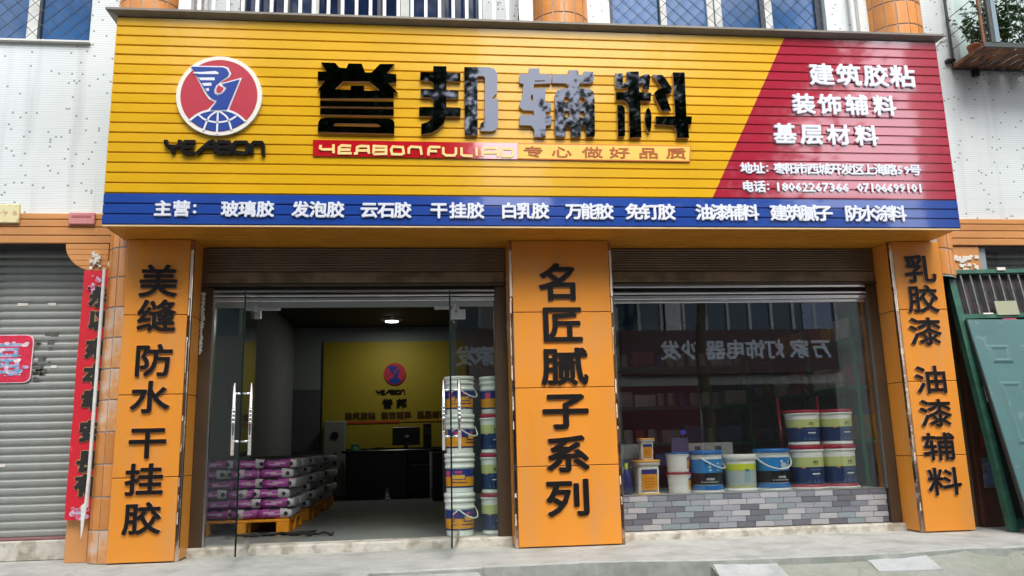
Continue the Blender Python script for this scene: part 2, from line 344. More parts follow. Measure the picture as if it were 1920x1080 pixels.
def letter(ch, x, z, wd, h, yb, depth, bold, mats, parent, name='letter', res=2, flip=False, dirs=8, fit=False):
    """character centred at x,z; back plane yb; faces -Y (or +Y when flipped)"""
    V, F = glyph(ch, res)
    if ch.isdigit():
        xs = [v[0] for v in V]; ys = [v[1] for v in V]; cx, cy, bw, bh = (min(xs)+max(xs))/2, (min(ys)+max(ys))/2, glyph_box('0')[2], max(ys)-min(ys)
    elif fit:
        xs = [v[0] for v in V]; ys = [v[1] for v in V]; cx, cy, bw, bh = (min(xs)+max(xs))/2, (min(ys)+max(ys))/2, max(xs)-min(xs), max(ys)-min(ys)
    else: cx, cy, bw, bh = glyph_box(ch)
    sx, sz = (wd-2*bold)/bw, (h-2*bold)/bh
    mb = MB(); offs = [(0, 0)]+[(bold*math.cos(2*PI*i/dirs+.39), bold*math.sin(2*PI*i/dirs+.39)) for i in range(dirs)] if bold > 0 else [(0, 0)]
    for k, (ox, oz) in enumerate(offs):
        d = depth-.00025*k
        vv = []
        for a, b, c in V:
            X = (a-cx)*sx+ox; Z = (b-cy)*sz+oz; Yv = -(c+.5)*d if not flip else (c+.5)*d
            vv.append((x+(-X if flip else X), yb+Yv, z+Z))
        if len(mats) > 1:
            fm = [1 if abs(V[q[0]][2]-V[q[1]][2]) > .5 or abs(V[q[0]][2]-V[q[2]][2]) > .5 else 0 for q in F]
            for q, mi in zip(F, fm): pass
            n0 = len(mb.v); mb.v += vv
            for q, mi in zip(F, fm): mb.f.append([i+n0 for i in q]); mb.m.append(mi); mb.sm.append(False)
        else: mb.add(vv, F)
    return mb.build(name, mats, parent, fix=False)
def poly_letter(polys, yb, depth, mats, parent, name='letter'):
    c = bpy.data.curves.new('p', 'CURVE'); c.dimensions = '2D'; c.fill_mode = 'BOTH'; c.extrude = .5
    for p in polys:
        s = c.splines.new('POLY'); s.points.add(len(p)-1)
        for q, (x, z) in zip(s.points, p): q.co = (x, z, 0, 1)
        s.use_cyclic_u = True
    V, F = curve_mesh(c)
    mb = MB(); n = [(x, yb-(zz+.5)*depth, z) for x, z, zz in V]
    mb.v += n
    for q in F:
        side = max(V[i][2] for i in q)-min(V[i][2] for i in q) > .5
        mb.f.append(q); mb.m.append(1 if side and len(mats) > 1 else 0); mb.sm.append(False)
    return mb.build(name, mats, parent)
def stroke(mb, pts, wd, y0, y1, k=0):
    """mitred flat band along a polyline, standing from y1 (back) to y0 (front)"""
    P = [Vector((a, b)) for a, b in pts]; n = len(P); closed = (P[0]-P[-1]).length < 1e-4
    if closed: P = P[:-1]; n -= 1
    L_, R_ = [], []
    for i in range(n):
        a = P[i]-P[i-1] if (i > 0 or closed) else None; b = P[(i+1) % n]-P[i] if (i < n-1 or closed) else None
        if a is None: a = b
        if b is None: b = a
        a = a.normalized(); b = b.normalized(); na = Vector((-a.y, a.x)); nb = Vector((-b.y, b.x)); m_ = (na+nb)
        m_ = m_.normalized() if m_.length > .1 else na
        q = wd/2/max(.45, m_.dot(na)); L_.append(P[i]+m_*q); R_.append(P[i]-m_*q)
    y0 -= .0006*(k % 5)
    for i in range(n if closed else n-1):
        j = (i+1) % n; mb.prism([(L_[i].x, L_[i].y), (L_[j].x, L_[j].y), (R_[j].x, R_[j].y), (R_[i].x, R_[i].y)], y0, y1)
BIG = {
 'yu': [[(-1.459, 4.691), (-1.322, 4.69), (-1.281, 4.641), (-1.214, 4.637), (-1.193, 4.688), (-1.067, 4.689), (-1.031, 4.597), (-0.969, 4.599), (-0.888, 4.691), (-0.746, 4.695), (-0.82, 4.592), (-0.728, 4.587), (-0.728, 4.494), (-0.81, 4.49), (-0.714, 4.392), (-0.753, 4.393), (-0.753, 4.329), (-1.459, 4.313), (-1.461, 4.404), (-1.485, 4.398), (-1.415, 4.496), (-1.485, 4.494), (-1.487, 4.594), (-1.406, 4.596)], [(-1.459, 4.291), (-0.753, 4.296), (-0.752, 4.239), (-1.457, 4.231)], [(-1.457, 4.213), (-0.752, 4.217), (-0.752, 4.151), (-1.456, 4.147)], [(-1.474, 3.969), (-1.471, 4.071), (-1.452, 4.102), (-1.407, 4.118), (-0.793, 4.12), (-0.757, 4.102), (-0.744, 4.075), (-0.746, 3.964)]],
 'bang': [[(-0.365, 4.683), (-0.235, 4.685), (-0.235, 4.621), (-0.097, 4.614), (-0.1, 4.524), (-0.236, 4.527), (-0.239, 4.434), (-0.117, 4.431), (-0.121, 4.344), (-0.24, 4.346), (-0.241, 4.25), (-0.099, 4.249), (-0.103, 4.154), (-0.245, 4.155), (-0.266, 4.084), (-0.318, 4.023), (-0.385, 3.981), (-0.487, 3.962), (-0.485, 4.071), (-0.425, 4.092), (-0.384, 4.126), (-0.375, 4.152), (-0.505, 4.154), (-0.505, 4.247), (-0.363, 4.25), (-0.364, 4.325), (-0.393, 4.349), (-0.491, 4.35), (-0.489, 4.439), (-0.361, 4.439), (-0.363, 4.498), (-0.392, 4.523), (-0.496, 4.525), (-0.493, 4.617), (-0.366, 4.618)], [(-0.059, 4.681), (0.186, 4.687), (0.239, 4.672), (0.27, 4.627), (0.265, 4.418), (0.211, 4.355), (0.274, 4.351), (0.266, 4.073), (0.247, 4.028), (0.204, 4.008), (0.095, 4.009), (0.093, 4.086), (0.134, 4.114), (0.147, 4.567), (0.132, 4.59), (0.07, 4.588), (0.063, 3.964), (-0.061, 3.962)]],
 'fu': [[(0.592, 4.687), (0.701, 4.687), (0.695, 4.628), (0.814, 4.627), (0.808, 4.529), (0.639, 4.519), (0.632, 4.469), (0.752, 4.472), (0.744, 4.323), (0.803, 4.321), (0.798, 4.232), (0.744, 4.225), (0.743, 4.185), (0.805, 4.183), (0.799, 4.085), (0.741, 4.08), (0.737, 3.957), (0.626, 3.955), (0.627, 4.033), (0.597, 4.075), (0.479, 4.078), (0.485, 4.179), (0.629, 4.182), (0.625, 4.233), (0.52, 4.236), (0.485, 4.274), (0.486, 4.312), (0.512, 4.345), (0.532, 4.516), (0.491, 4.526), (0.497, 4.622), (0.584, 4.625)], [(0.995, 4.678), (1.095, 4.679), (1.095, 4.627), (1.146, 4.629), (1.15, 4.669), (1.245, 4.667), (1.255, 4.618), (1.251, 4.574), (1.218, 4.541), (1.097, 4.536), (1.094, 4.481), (1.194, 4.481), (1.241, 4.451), (1.248, 4.385), (1.235, 3.99), (1.224, 3.966), (1.146, 3.964), (1.145, 4.064), (1.12, 4.091), (1.095, 4.063), (1.091, 3.963), (0.993, 3.962), (0.994, 4.072), (0.967, 4.088), (0.942, 4.066), (0.935, 3.961), (0.842, 3.959), (0.832, 4.026), (0.846, 4.408), (0.868, 4.453), (0.911, 4.474), (0.986, 4.48), (0.985, 4.509), (0.96, 4.533), (0.824, 4.534), (0.827, 4.625), (0.993, 4.628)]],
 'liao': [[(1.475, 4.655), (1.555, 4.657), (1.549, 4.548), (1.59, 4.56), (1.595, 4.678), (1.72, 4.682), (1.72, 4.62), (1.778, 4.653), (1.826, 4.654), (1.839, 4.628), (1.816, 4.487), (1.752, 4.488), (1.757, 4.57), (1.716, 4.546), (1.713, 4.457), (1.836, 4.452), (1.827, 4.362), (1.718, 4.362), (1.709, 3.971), (1.588, 3.969), (1.596, 4.315), (1.574, 4.353), (1.538, 4.364), (1.469, 4.363), (1.47, 4.451), (1.595, 4.454), (1.596, 4.51), (1.555, 4.494), (1.496, 4.491), (1.471, 4.512)], [(1.478, 4.312), (1.53, 4.311), (1.554, 4.281), (1.541, 3.984), (1.519, 3.975), (1.469, 3.976)], [(1.797, 4.295), (1.817, 4.264), (1.826, 4.198), (1.82, 4.11), (1.806, 4.044), (1.789, 4.019), (1.769, 4.054), (1.755, 4.12), (1.757, 4.197), (1.774, 4.264)], [(1.864, 4.652), (1.966, 4.651), (1.996, 4.616), (2.059, 4.504), (2.045, 4.454), (1.99, 4.435), (2.033, 4.264), (1.936, 4.258), (1.871, 4.41), (1.871, 4.455), (1.907, 4.49), (1.952, 4.507)], [(2.079, 4.683), (2.203, 4.685), (2.19, 4.206), (2.246, 4.205), (2.238, 4.12), (2.2, 4.117), (2.201, 3.974), (2.076, 3.972), (2.073, 4.06), (2.044, 4.105), (1.863, 4.113), (1.868, 4.199), (2.072, 4.203)]],
}
BIG_HOLES = {"yu": [[(-1.243, 4.497), (-0.989, 4.501), (-0.888, 4.412), (-1.039, 4.406), (-1.041, 4.458), (-1.169, 4.455), (-1.171, 4.411), (-1.317, 4.413)], [(-1.325, 4.031), (-1.326, 4.05), (-1.306, 4.062), (-0.914, 4.063), (-0.881, 4.048), (-0.881, 4.029)]], "fu": [[(0.592, 4.336), (0.607, 4.402), (0.623, 4.403), (0.623, 4.337)], [(0.645, 4.555), (0.749, 4.56), (0.746, 4.549), (0.647, 4.542)], [(0.939, 4.388), (0.981, 4.389), (0.992, 4.362), (0.991, 4.326), (0.937, 4.328)], [(1.091, 4.39), (1.133, 4.391), (1.153, 4.366), (1.148, 4.327), (1.093, 4.328)], [(0.939, 4.24), (0.985, 4.241), (0.988, 4.17), (0.943, 4.169), (0.932, 4.196)], [(1.092, 4.24), (1.137, 4.244), (1.142, 4.195), (1.128, 4.167), (1.095, 4.172)]]}
EMB = {
 'bird_outline': [(-2.683, 4.619), (-2.378, 4.624), (-2.332, 4.609), (-2.303, 4.548), (-2.318, 4.51), (-2.379, 4.467), (-2.394, 4.445), (-2.201, 4.509), (-2.313, 4.163), (-2.513, 4.157), (-2.439, 4.253), (-2.497, 4.281), (-2.533, 4.33)],
 'bird': [(-2.675, 4.608), (-2.383, 4.608), (-2.346, 4.595), (-2.319, 4.547), (-2.333, 4.521), (-2.402, 4.461), (-2.437, 4.421), (-2.453, 4.371), (-2.443, 4.332), (-2.415, 4.316), (-2.381, 4.328), (-2.352, 4.368), (-2.338, 4.396), (-2.385, 4.434), (-2.22, 4.488), (-2.324, 4.176), (-2.481, 4.169), (-2.42, 4.265), (-2.474, 4.29), (-2.511, 4.33), (-2.554, 4.401)],
 'loop': [(-2.415, 4.433), (-2.348, 4.393), (-2.362, 4.356), (-2.389, 4.333), (-2.416, 4.327), (-2.436, 4.343), (-2.441, 4.377), (-2.43, 4.416)],
 'loopred': [(-2.41, 4.422), (-2.363, 4.393), (-2.374, 4.361), (-2.393, 4.344), (-2.414, 4.34), (-2.428, 4.351), (-2.431, 4.377), (-2.422, 4.407)],
 "stripes": [[(-2.647, 4.553), (-2.421, 4.556), (-2.42, 4.536), (-2.601, 4.532)], [(-2.609, 4.495), (-2.454, 4.502), (-2.449, 4.473), (-2.578, 4.47)], [(-2.571, 4.44), (-2.481, 4.446), (-2.477, 4.417), (-2.55, 4.413)], [(-2.534, 4.385), (-2.502, 4.392), (-2.498, 4.364), (-2.517, 4.358)]],
 "globe": [(-2.662, 4.063), (-2.591, 4.125), (-2.513, 4.159), (-2.414, 4.178), (-2.313, 4.166), (-2.232, 4.132), (-2.149, 4.062)],
 "gl": [[(-2.408, 4.167), (-2.408, 3.931)], [(-2.418, 4.161), (-2.49, 4.094), (-2.533, 3.962)], [(-2.398, 4.162), (-2.32, 4.097), (-2.275, 3.972)], [(-2.581, 4.119), (-2.519, 4.071), (-2.413, 4.048), (-2.309, 4.067), (-2.236, 4.115)]]
}
YB = [(0, [(-2.872, 3.869), (-2.87, 3.831), (-2.845, 3.806), (-2.761, 3.807), (-2.743, 3.828), (-2.746, 3.871)]), (0, [(-2.805, 3.806), (-2.801, 3.737)]), (1, [(-2.604, 3.853), (-2.694, 3.852), (-2.717, 3.828), (-2.714, 3.764), (-2.689, 3.742), (-2.604, 3.743)]), (1, [(-2.708, 3.802), (-2.61, 3.804)]), (2, [(-2.588, 3.735), (-2.477, 3.849), (-2.446, 3.862), (-2.423, 3.839), (-2.419, 3.746)]), (2, [(-2.507, 3.805), (-2.427, 3.807)]), (3, [(-2.405, 3.857), (-2.4, 3.746)]), (3, [(-2.405, 3.857), (-2.296, 3.855), (-2.284, 3.832), (-2.294, 3.803), (-2.403, 3.801)]), (3, [(-2.294, 3.803), (-2.279, 3.777), (-2.286, 3.748), (-2.401, 3.749)]), (4, [(-2.232, 3.854), (-2.14, 3.855), (-2.124, 3.835), (-2.121, 3.768), (-2.139, 3.747), (-2.233, 3.752), (-2.249, 3.766), (-2.252, 3.833), (-2.232, 3.854)]), (5, [(-2.083, 3.742), (-2.086, 3.833), (-2.065, 3.856), (-1.995, 3.855), (-1.981, 3.829), (-1.977, 3.729)])]
YS = [(0, [(-1.446, 3.844), (-1.45, 3.81), (-1.429, 3.799), (-1.325, 3.801)]), (0, [(-1.326, 3.852), (-1.324, 3.762)]), (1, [(-1.158, 3.838), (-1.247, 3.842), (-1.273, 3.819), (-1.272, 3.763), (-1.152, 3.764)]), (1, [(-1.267, 3.8), (-1.163, 3.801)]), (2, [(-1.13, 3.759), (-1.104, 3.765), (-1.1, 3.827), (-1.068, 3.839), (-0.994, 3.837), (-0.988, 3.761)]), (2, [(-1.099, 3.793), (-0.994, 3.795)]), (3, [(-0.946, 3.762), (-0.942, 3.841), (-0.825, 3.837), (-0.825, 3.764), (-0.946, 3.759)]), (3, [(-0.941, 3.802), (-0.825, 3.803)]), (4, [(-0.761, 3.838), (-0.666, 3.834), (-0.655, 3.772), (-0.676, 3.76), (-0.766, 3.761), (-0.777, 3.804), (-0.761, 3.838)]), (5, [(-0.607, 3.767), (-0.607, 3.818), (-0.586, 3.839), (-0.495, 3.835), (-0.484, 3.758)]), (6, [(-0.301, 3.84), (-0.398, 3.842), (-0.414, 3.821), (-0.42, 3.753)]), (6, [(-0.414, 3.799), (-0.334, 3.797)]), (7, [(-0.274, 3.841), (-0.275, 3.778), (-0.248, 3.756), (-0.167, 3.757), (-0.151, 3.78), (-0.15, 3.84)]), (8, [(-0.096, 3.841), (-0.097, 3.769), (-0.076, 3.756), (0.011, 3.754)]), (9, [(0.05, 3.84), (0.052, 3.754)]), (10, [(0.109, 3.752), (0.11, 3.824), (0.143, 3.839), (0.252, 3.838), (0.261, 3.752)]), (10, [(0.115, 3.79), (0.256, 3.792)]), (11, [(0.307, 3.835), (0.405, 3.832), (0.403, 3.765), (0.387, 3.754), (0.299, 3.755), (0.295, 3.798), (0.307, 3.835)])]
STRIP = [(-1.521, 3.899), (0.461, 3.897), (2.223, 3.898), (2.203, 3.727), (0.451, 3.731), (-1.517, 3.735)]
BLUE = [('主', -2.866, 3.201, 0.137, 0.143), ('营', -2.7, 3.201, 0.138, 0.143), ('：', -2.581, 3.201, 0.028, 0.087), ('玻', -2.265, 3.201, 0.14, 0.145), ('璃', -2.106, 3.201, 0.14, 0.145), ('胶', -1.941, 3.201, 0.141, 0.146), ('发', -1.619, 3.201, 0.142, 0.146), ('泡', -1.457, 3.201, 0.143, 0.146), ('胶', -1.294, 3.201, 0.143, 0.147), ('云', -0.981, 3.2, 0.145, 0.147), ('石', -0.82, 3.2, 0.145, 0.147), ('胶', -0.665, 3.2, 0.146, 0.148), ('干', -0.32, 3.2, 0.147, 0.149), ('挂', -0.137, 3.2, 0.148, 0.149), ('胶', 0.032, 3.2, 0.149, 0.15), ('白', 0.357, 3.2, 0.151, 0.15), ('乳', 0.513, 3.2, 0.151, 0.15), ('胶', 0.665, 3.2, 0.152, 0.151), ('万', 0.996, 3.199, 0.153, 0.151), ('能', 1.149, 3.199, 0.154, 0.151), ('胶', 1.303, 3.199, 0.154, 0.152), ('免', 1.597, 3.199, 0.156, 0.153), ('钉', 1.758, 3.199, 0.156, 0.153), ('胶', 1.926, 3.199, 0.157, 0.154), ('油', 2.312, 3.199, 0.159, 0.154), ('漆', 2.471, 3.199, 0.16, 0.154), ('辅', 2.631, 3.199, 0.16, 0.155), ('料', 2.786, 3.199, 0.161, 0.155), ('建', 3.086, 3.198, 0.162, 0.155), ('筑', 3.248, 3.198, 0.163, 0.157), ('腻', 3.406, 3.198, 0.164, 0.157), ('子', 3.564, 3.198, 0.164, 0.157), ('防', 3.877, 3.198, 0.165, 0.158), ('水', 4.037, 3.198, 0.166, 0.158), ('涂', 4.197, 3.198, 0.167, 0.158), ('料', 4.353, 3.198, 0.168, 0.158)]
RED = [('建', 3.693, 4.709, 0.241, 0.229), ('筑', 3.994, 4.709, 0.244, 0.23), ('胶', 4.297, 4.709, 0.246, 0.231), ('粘', 4.596, 4.709, 0.247, 0.232), ('装', 3.461, 4.375, 0.221, 0.213), ('饰', 3.752, 4.374, 0.222, 0.214), ('辅', 4.045, 4.373, 0.224, 0.214), ('料', 4.351, 4.371, 0.225, 0.215), ('基', 3.227, 4.043, 0.217, 0.209), ('层', 3.517, 4.04, 0.22, 0.209), ('材', 3.809, 4.038, 0.221, 0.21), ('料', 4.115, 4.035, 0.223, 0.211)]
RED2 = [('地', 2.789, 3.669, 0.113, 0.108), ('址', 2.916, 3.669, 0.113, 0.108), ('：', 3.006, 3.669, 0.028, 0.068), ('枣', 3.141, 3.669, 0.113, 0.108), ('阳', 3.26, 3.669, 0.114, 0.108), ('市', 3.374, 3.669, 0.114, 0.109), ('西', 3.493, 3.669, 0.115, 0.109), ('城', 3.617, 3.669, 0.114, 0.109), ('开', 3.742, 3.669, 0.115, 0.109), ('发', 3.864, 3.669, 0.116, 0.109), ('区', 3.988, 3.669, 0.116, 0.109), ('上', 4.098, 3.67, 0.116, 0.109), ('海', 4.223, 3.67, 0.117, 0.11), ('路', 4.342, 3.67, 0.117, 0.11), ('5', 4.441, 3.67, 0.065, 0.087), ('9', 4.518, 3.67, 0.065, 0.087), ('号', 4.606, 3.67, 0.118, 0.11), ('电', 2.787, 3.474, 0.106, 0.113), ('话', 2.91, 3.474, 0.112, 0.113), ('：', 2.999, 3.474, 0.028, 0.067), ('1', 3.106, 3.474, 0.068, 0.091), ('8', 3.178, 3.474, 0.068, 0.091), ('0', 3.249, 3.474, 0.068, 0.091), ('6', 3.321, 3.474, 0.068, 0.091), ('2', 3.393, 3.474, 0.068, 0.091), ('2', 3.465, 3.474, 0.068, 0.091), ('6', 3.537, 3.474, 0.068, 0.091), ('7', 3.61, 3.474, 0.069, 0.091), ('3', 3.682, 3.474, 0.068, 0.091), ('6', 3.755, 3.474, 0.069, 0.091), ('6', 3.827, 3.474, 0.069, 0.091), ('0', 3.982, 3.473, 0.061, 0.091), ('7', 4.048, 3.473, 0.061, 0.092), ('1', 4.113, 3.473, 0.061, 0.092), ('0', 4.178, 3.473, 0.061, 0.092), ('6', 4.244, 3.473, 0.061, 0.092), ('6', 4.309, 3.473, 0.061, 0.091), ('9', 4.375, 3.473, 0.061, 0.091), ('9', 4.441, 3.474, 0.061, 0.091), ('1', 4.507, 3.474, 0.061, 0.092), ('0', 4.573, 3.474, 0.061, 0.092), ('1', 4.639, 3.474, 0.062, 0.092)]
SLOG = [('专', 0.612, 3.806, 0.18, 0.111), ('心', 0.894, 3.807, 0.182, 0.112), ('做', 1.206, 3.808, 0.184, 0.112), ('好', 1.482, 3.809, 0.185, 0.113), ('品', 1.775, 3.81, 0.186, 0.113), ('质', 2.061, 3.811, 0.188, 0.113)]
PIL = [[('美', -3.023, 2.612, 0.322, 0.3), ('缝', -3.018, 2.27, 0.319, 0.295), ('防', -3.024, 1.843, 0.316, 0.289), ('水', -3.035, 1.496, 0.313, 0.284), ('干', -3.031, 1.078, 0.31, 0.278), ('挂', -3.041, 0.74, 0.306, 0.273), ('胶', -3.039, 0.393, 0.303, 0.268)], [('名', 0.907, 2.588, 0.385, 0.366), ('匠', 0.92, 2.152, 0.387, 0.359), ('腻', 0.931, 1.727, 0.42, 0.352), ('子', 0.923, 1.29, 0.422, 0.344), ('系', 0.929, 0.869, 0.402, 0.337), ('列', 0.918, 0.453, 0.397, 0.33)], [('乳', 4.844, 2.723, 0.324, 0.287), ('胶', 4.837, 2.394, 0.315, 0.283), ('漆', 4.821, 2.044, 0.324, 0.279), ('油', 4.816, 1.535, 0.321, 0.272), ('漆', 4.822, 1.187, 0.318, 0.267), ('辅', 4.812, 0.847, 0.316, 0.263), ('料', 4.825, 0.497, 0.325, 0.259)]]
REDB = [(3.328, 5.122), (2.407, 3.345)]
# ================================================================== THE SETTING
struct(MB().box(-60, 60, -60, 25, -.75, -.6).build('ground', M['asphalt']))
struct(MB().box(-60, 60, -13.0, -2.6, -.6, -.44).build('road', M['asphalt']))
# pavement slab in front of the shops, its edge a little crooked, higher kerb face where it drops
pv = thing('pavement', '', '', (0, 0, 0)); del pv['label']; del pv['category']; struct(pv)
edge = [(-9, -1.55), (-.93, -1.42), (-.9, -1.08), (.0, -1.05), (.02, -1.0), (.45, -1.01), (.9, -.99), (1.24, -1.02), (1.6, -1.10), (1.88, -1.165), (2.4, -1.19), (3.1, -1.2), (3.5, -1.195), (3.74, -1.17), (4.24, -1.08), (4.42, -1.11), (4.56, -1.15), (4.75, -1.12), (5.0, -1.2), (9, -1.25)]
mb = MB()
def sub(pts, k):
    out = []
    for (a, b), (c, d) in zip(pts, pts[1:]):
        for i in range(k): out.append((a+(c-a)*i/k, b+(d-b)*i/k))
    return out+[pts[-1]]
es = [(x, y+noise.noise((x*6, 0, 1))*.018) for x, y in sub(edge, 6)]
n_ = len(es)
top = [(x, y+.012, 0) for x, y in es]; lip = [(x, y, -.012) for x, y in es]; bot = [(x, y-.01+noise.noise((x*4, 3, 1))*.02, -.42) for x, y in es]; back = [(x, .9, 0) for x, y in es]
v = top+lip+bot+back; f = []
for i in range(n_-1):
    f.append((i, i+1, 3*n_+i+1, 3*n_+i))
mb.add(v, f, 0); mb.add(v, [(i, n_+i, n_+i+1, i+1) for i in range(n_-1)], 0, True); mb.add(v, [(n_+i, 2*n_+i, 2*n_+i+1, n_+i+1) for i in range(n_-1)], 1)
mb.build('pavement_slab', [M['concrete'], M['concrete2']], pv)
# lower step block at the foot of the door
mb = MB().box(-.9, -.02, -1.75, -1.065, -.42, -.035, 0, .012); mb.build('step_block', M['concrete'], pv)
# ramp down to the road, with paler slabs let into it
rp = thing('ramp', '', '', (0, 0, 0)); del rp['label']; del rp['category']; struct(rp)
def rz(x, y): return -.004+.3*(y+1.0)
mb = MB(); nx, ny = 60, 14
hol = [(4.271, -1.06), (4.60, -1.10), (4.532, -1.262), (4.459, -1.397), (4.235, -1.42), (4.187, -1.27)]
vv = []
for j in range(ny+1):
    for i in range(nx+1):
        x = 1.90+(8-1.90)*i/nx; y = -1.03-1.5*j/ny
        z = rz(x, y)+noise.noise((x*3, y*3, 0))*.008
        d = min(1, max(0, 1-math.hypot((x-4.42)/.30, (y+1.27)/.17)))
        z -= .10*min(1, d*2.2)
        d = min(1, max(0, 1-math.hypot((x-4.95)/.16, (y+1.33)/.13))); z -= .06*min(1, d*2)
        vv.append((x-.03*(j/ny), y, z))
ff = [(j*(nx+1)+i, j*(nx+1)+i+1, (j+1)*(nx+1)+i+1, (j+1)*(nx+1)+i) for j in range(ny) for i in range(nx)]
mb.add(vv, ff, 0, True)
mb.add([(1.9, -1.03, -.013), (1.87, -2.53, rz(0, -2.53)), (1.87, -2.53, -.6), (1.9, -1.03, -.6)], [(0, 1, 2, 3)])
mb.build('ramp_surface', M['ramp'], rp, fix=False)
for pts in ([(1.925, -1.10), (2.462, -1.09), (2.451, -1.394), (2.52, -1.75), (1.91, -1.78), (1.89, -1.4)], [(3.244, -1.105), (3.811, -1.10), (3.80, -1.26), (3.777, -1.413), (3.48, -1.41), (3.228, -1.40), (3.25, -1.25)], [(4.68, -1.18), (4.95, -1.15), (5.3, -1.2), (5.2, -1.34), (4.95, -1.24), (4.80, -1.38), (4.72, -1.33)]):
    n = len(pts); mb = MB(); v = [(x, y, rz(x, y)+.013) for x, y in pts]+[(x, y, rz(x, y)-.03) for x, y in pts]
    mb.add(v, [list(range(n))]+[(i, (i+1) % n, n+(i+1) % n, n+i) for i in range(n)]); mb.build('slab', M['slab'], rp)
# interior shell of the shop
struct(MB().box(-3.0, 4.95, .50, 8.1, -.02, .08).build('floor', M['ifloor']))
struct(MB().box(-3.1, 5.0, .50, 8.1, 3.33, 3.43).build('ceiling', M['iceil']))
iw = thing('interior_wall', '', ''); del iw['label']; del iw['category']; struct(iw)
MB().box(-3.12, 5.1, 8.0, 8.15, .08, 3.33).build('back_wall', M['iwall'], iw)
MB().box(-3.12, -3.0, .45, 8.0, .08, 3.33).build('side_wall', M['iwall'], iw)
MB().box(4.95, 5.10, .45, 8.0, .08, 3.33).build('side_wall', M['iwall'], iw)
MB().box(1.0, 1.12, 4.6, 8.0, .08, 3.33).build('partition_wall', M['iwall'], iw)
mb = MB(); mb.box(-3.2, -2.475, 7.955, 7.998, .95, 2.12, 0); mb.build('door_panel', mat('grey_inner_door', (.10, .11, .11), .5), iw)

# ================================================================== THE BUILDING
bd = thing('apartment_building', 'white mosaic tiled building with orange tiled round columns and barred upper windows', 'building')
W0, W1_ = .30, .62
mb = MB()
mb.box(-9, 10, W0, W1_, 3.365, 5.26)
for a, b in ((-9, -6.6), (-3.98, -2.45), (.20, 1.66), (4.275, 5.92), (8.4, 10)): mb.box(a, b, W0, W1_, 5.26, 6.9)
mb.box(-9, 10, W0, W1_, 6.9, 9.5)
mb.build('wall', M['mosaic'], bd)
MB().box(-3.5, 5.3, .38, .60, 3.06, 3.36).build('beam', M['brown_sh'], bd)
MB().box(.48, 1.38, .06, .60, .0, 3.06).build('pier', M['brown_sh'], bd)
MB().box(-3.55, -2.72, .33, .60, .0, 3.06).build('pier', M['brown_sh'], bd)
MB().box(4.60, 5.45, .36, .60, .0, 3.06).build('pier', M['brown_sh'], bd)
MB().box(-9, 10, .62, 8.2, 3.44, 3.6).build('storey_slab', M['dark_void'], bd)
MB().box(-9, 10, 2.5, 2.6, 3.6, 9.4).build('upper_back_wall', M['iwall'], bd)
# orange boards over the neighbours' shutters
for side, x0, x1 in ((0, -8.0, -3.38), (1, 5.15, 9.5)):
    zs = [3.365, 3.30, 3.222, 3.135, 3.052]
    for a, b in zip(zs, zs[1:]):
        q = MB().box(x0, x1, .235, .30, b+.006, a, 0, .006).build('lintel_board', M['lintel'], bd)
    MB().box(x0, x1, .262, .31, 3.05, 3.36).build('lintel_backing', M['dark_void'], bd)
# rounded corner bracket of thin boards and the jamb under it (left), jamb (right)
for k in range(5):
    zt = 3.05-k*.056; zb = zt-.052
    def bx(z): return -3.675-.335*math.cos(math.asin(min(1, (3.05-z)/.285)))
    pts = [(bx(zt), zt), (-3.60, zt), (-3.60, zb)]+[(bx(zb+(zt-zb)*i/4), zb+(zt-zb)*i/4) for i in range(4)]
    MB().prism(pts, .235, .30).build('bracket_board', M['lintel'], bd)
MB().box(-3.80, -3.60, .25, .60, 0, 2.80, 0, .005).build('door_jamb', M['lintel'], bd)
MB().box(5.40, 5.77, .26, .60, 2.62, 3.05, 0, .005).build('door_jamb', M['lintel'], bd)
MB().box(5.40, 5.78, .28, .60, 0, 2.62, 0, .005).build('door_jamb', M['brown_pan'], bd)
# round columns with curved tiles
def tile_mesh(r, a0, a1, h, t=.012):
    mb = MB(); n = 3; g = .012/r/2; a0 += g; a1 -= g
    pr = [(r-t, .007), (r-.003, .007), (r, .010), (r, h-.010), (r-.003, h-.007), (r-t, h-.007)]
    mb.lathe(pr, n, (0, 0, 0), 0, False, a0, a1)
    for s, a in ((0, a0), (1, a1)):
        v = [(rr*math.cos(a), rr*math.sin(a), z) for rr, z in pr]; mb.add(v, [list(range(len(v)))])
    return mb
CX = [-3.37, 1.08, 5.12]; CR = .325; CY = .345; TH = .297
NT = 16; dA = 2*PI/NT
tl = [[tile_mesh(.27, i*dA, (i+1)*dA, TH).mesh('tile', m) for i in range(NT)] for m in (M['tile_orange'], M['tile_dirty'])]
tm = [[tile_mesh(CR, i*dA, (i+1)*dA, TH).mesh('tile', m) for i in range(NT)] for m in (M['tile_orange'], M['tile_dirty'])]
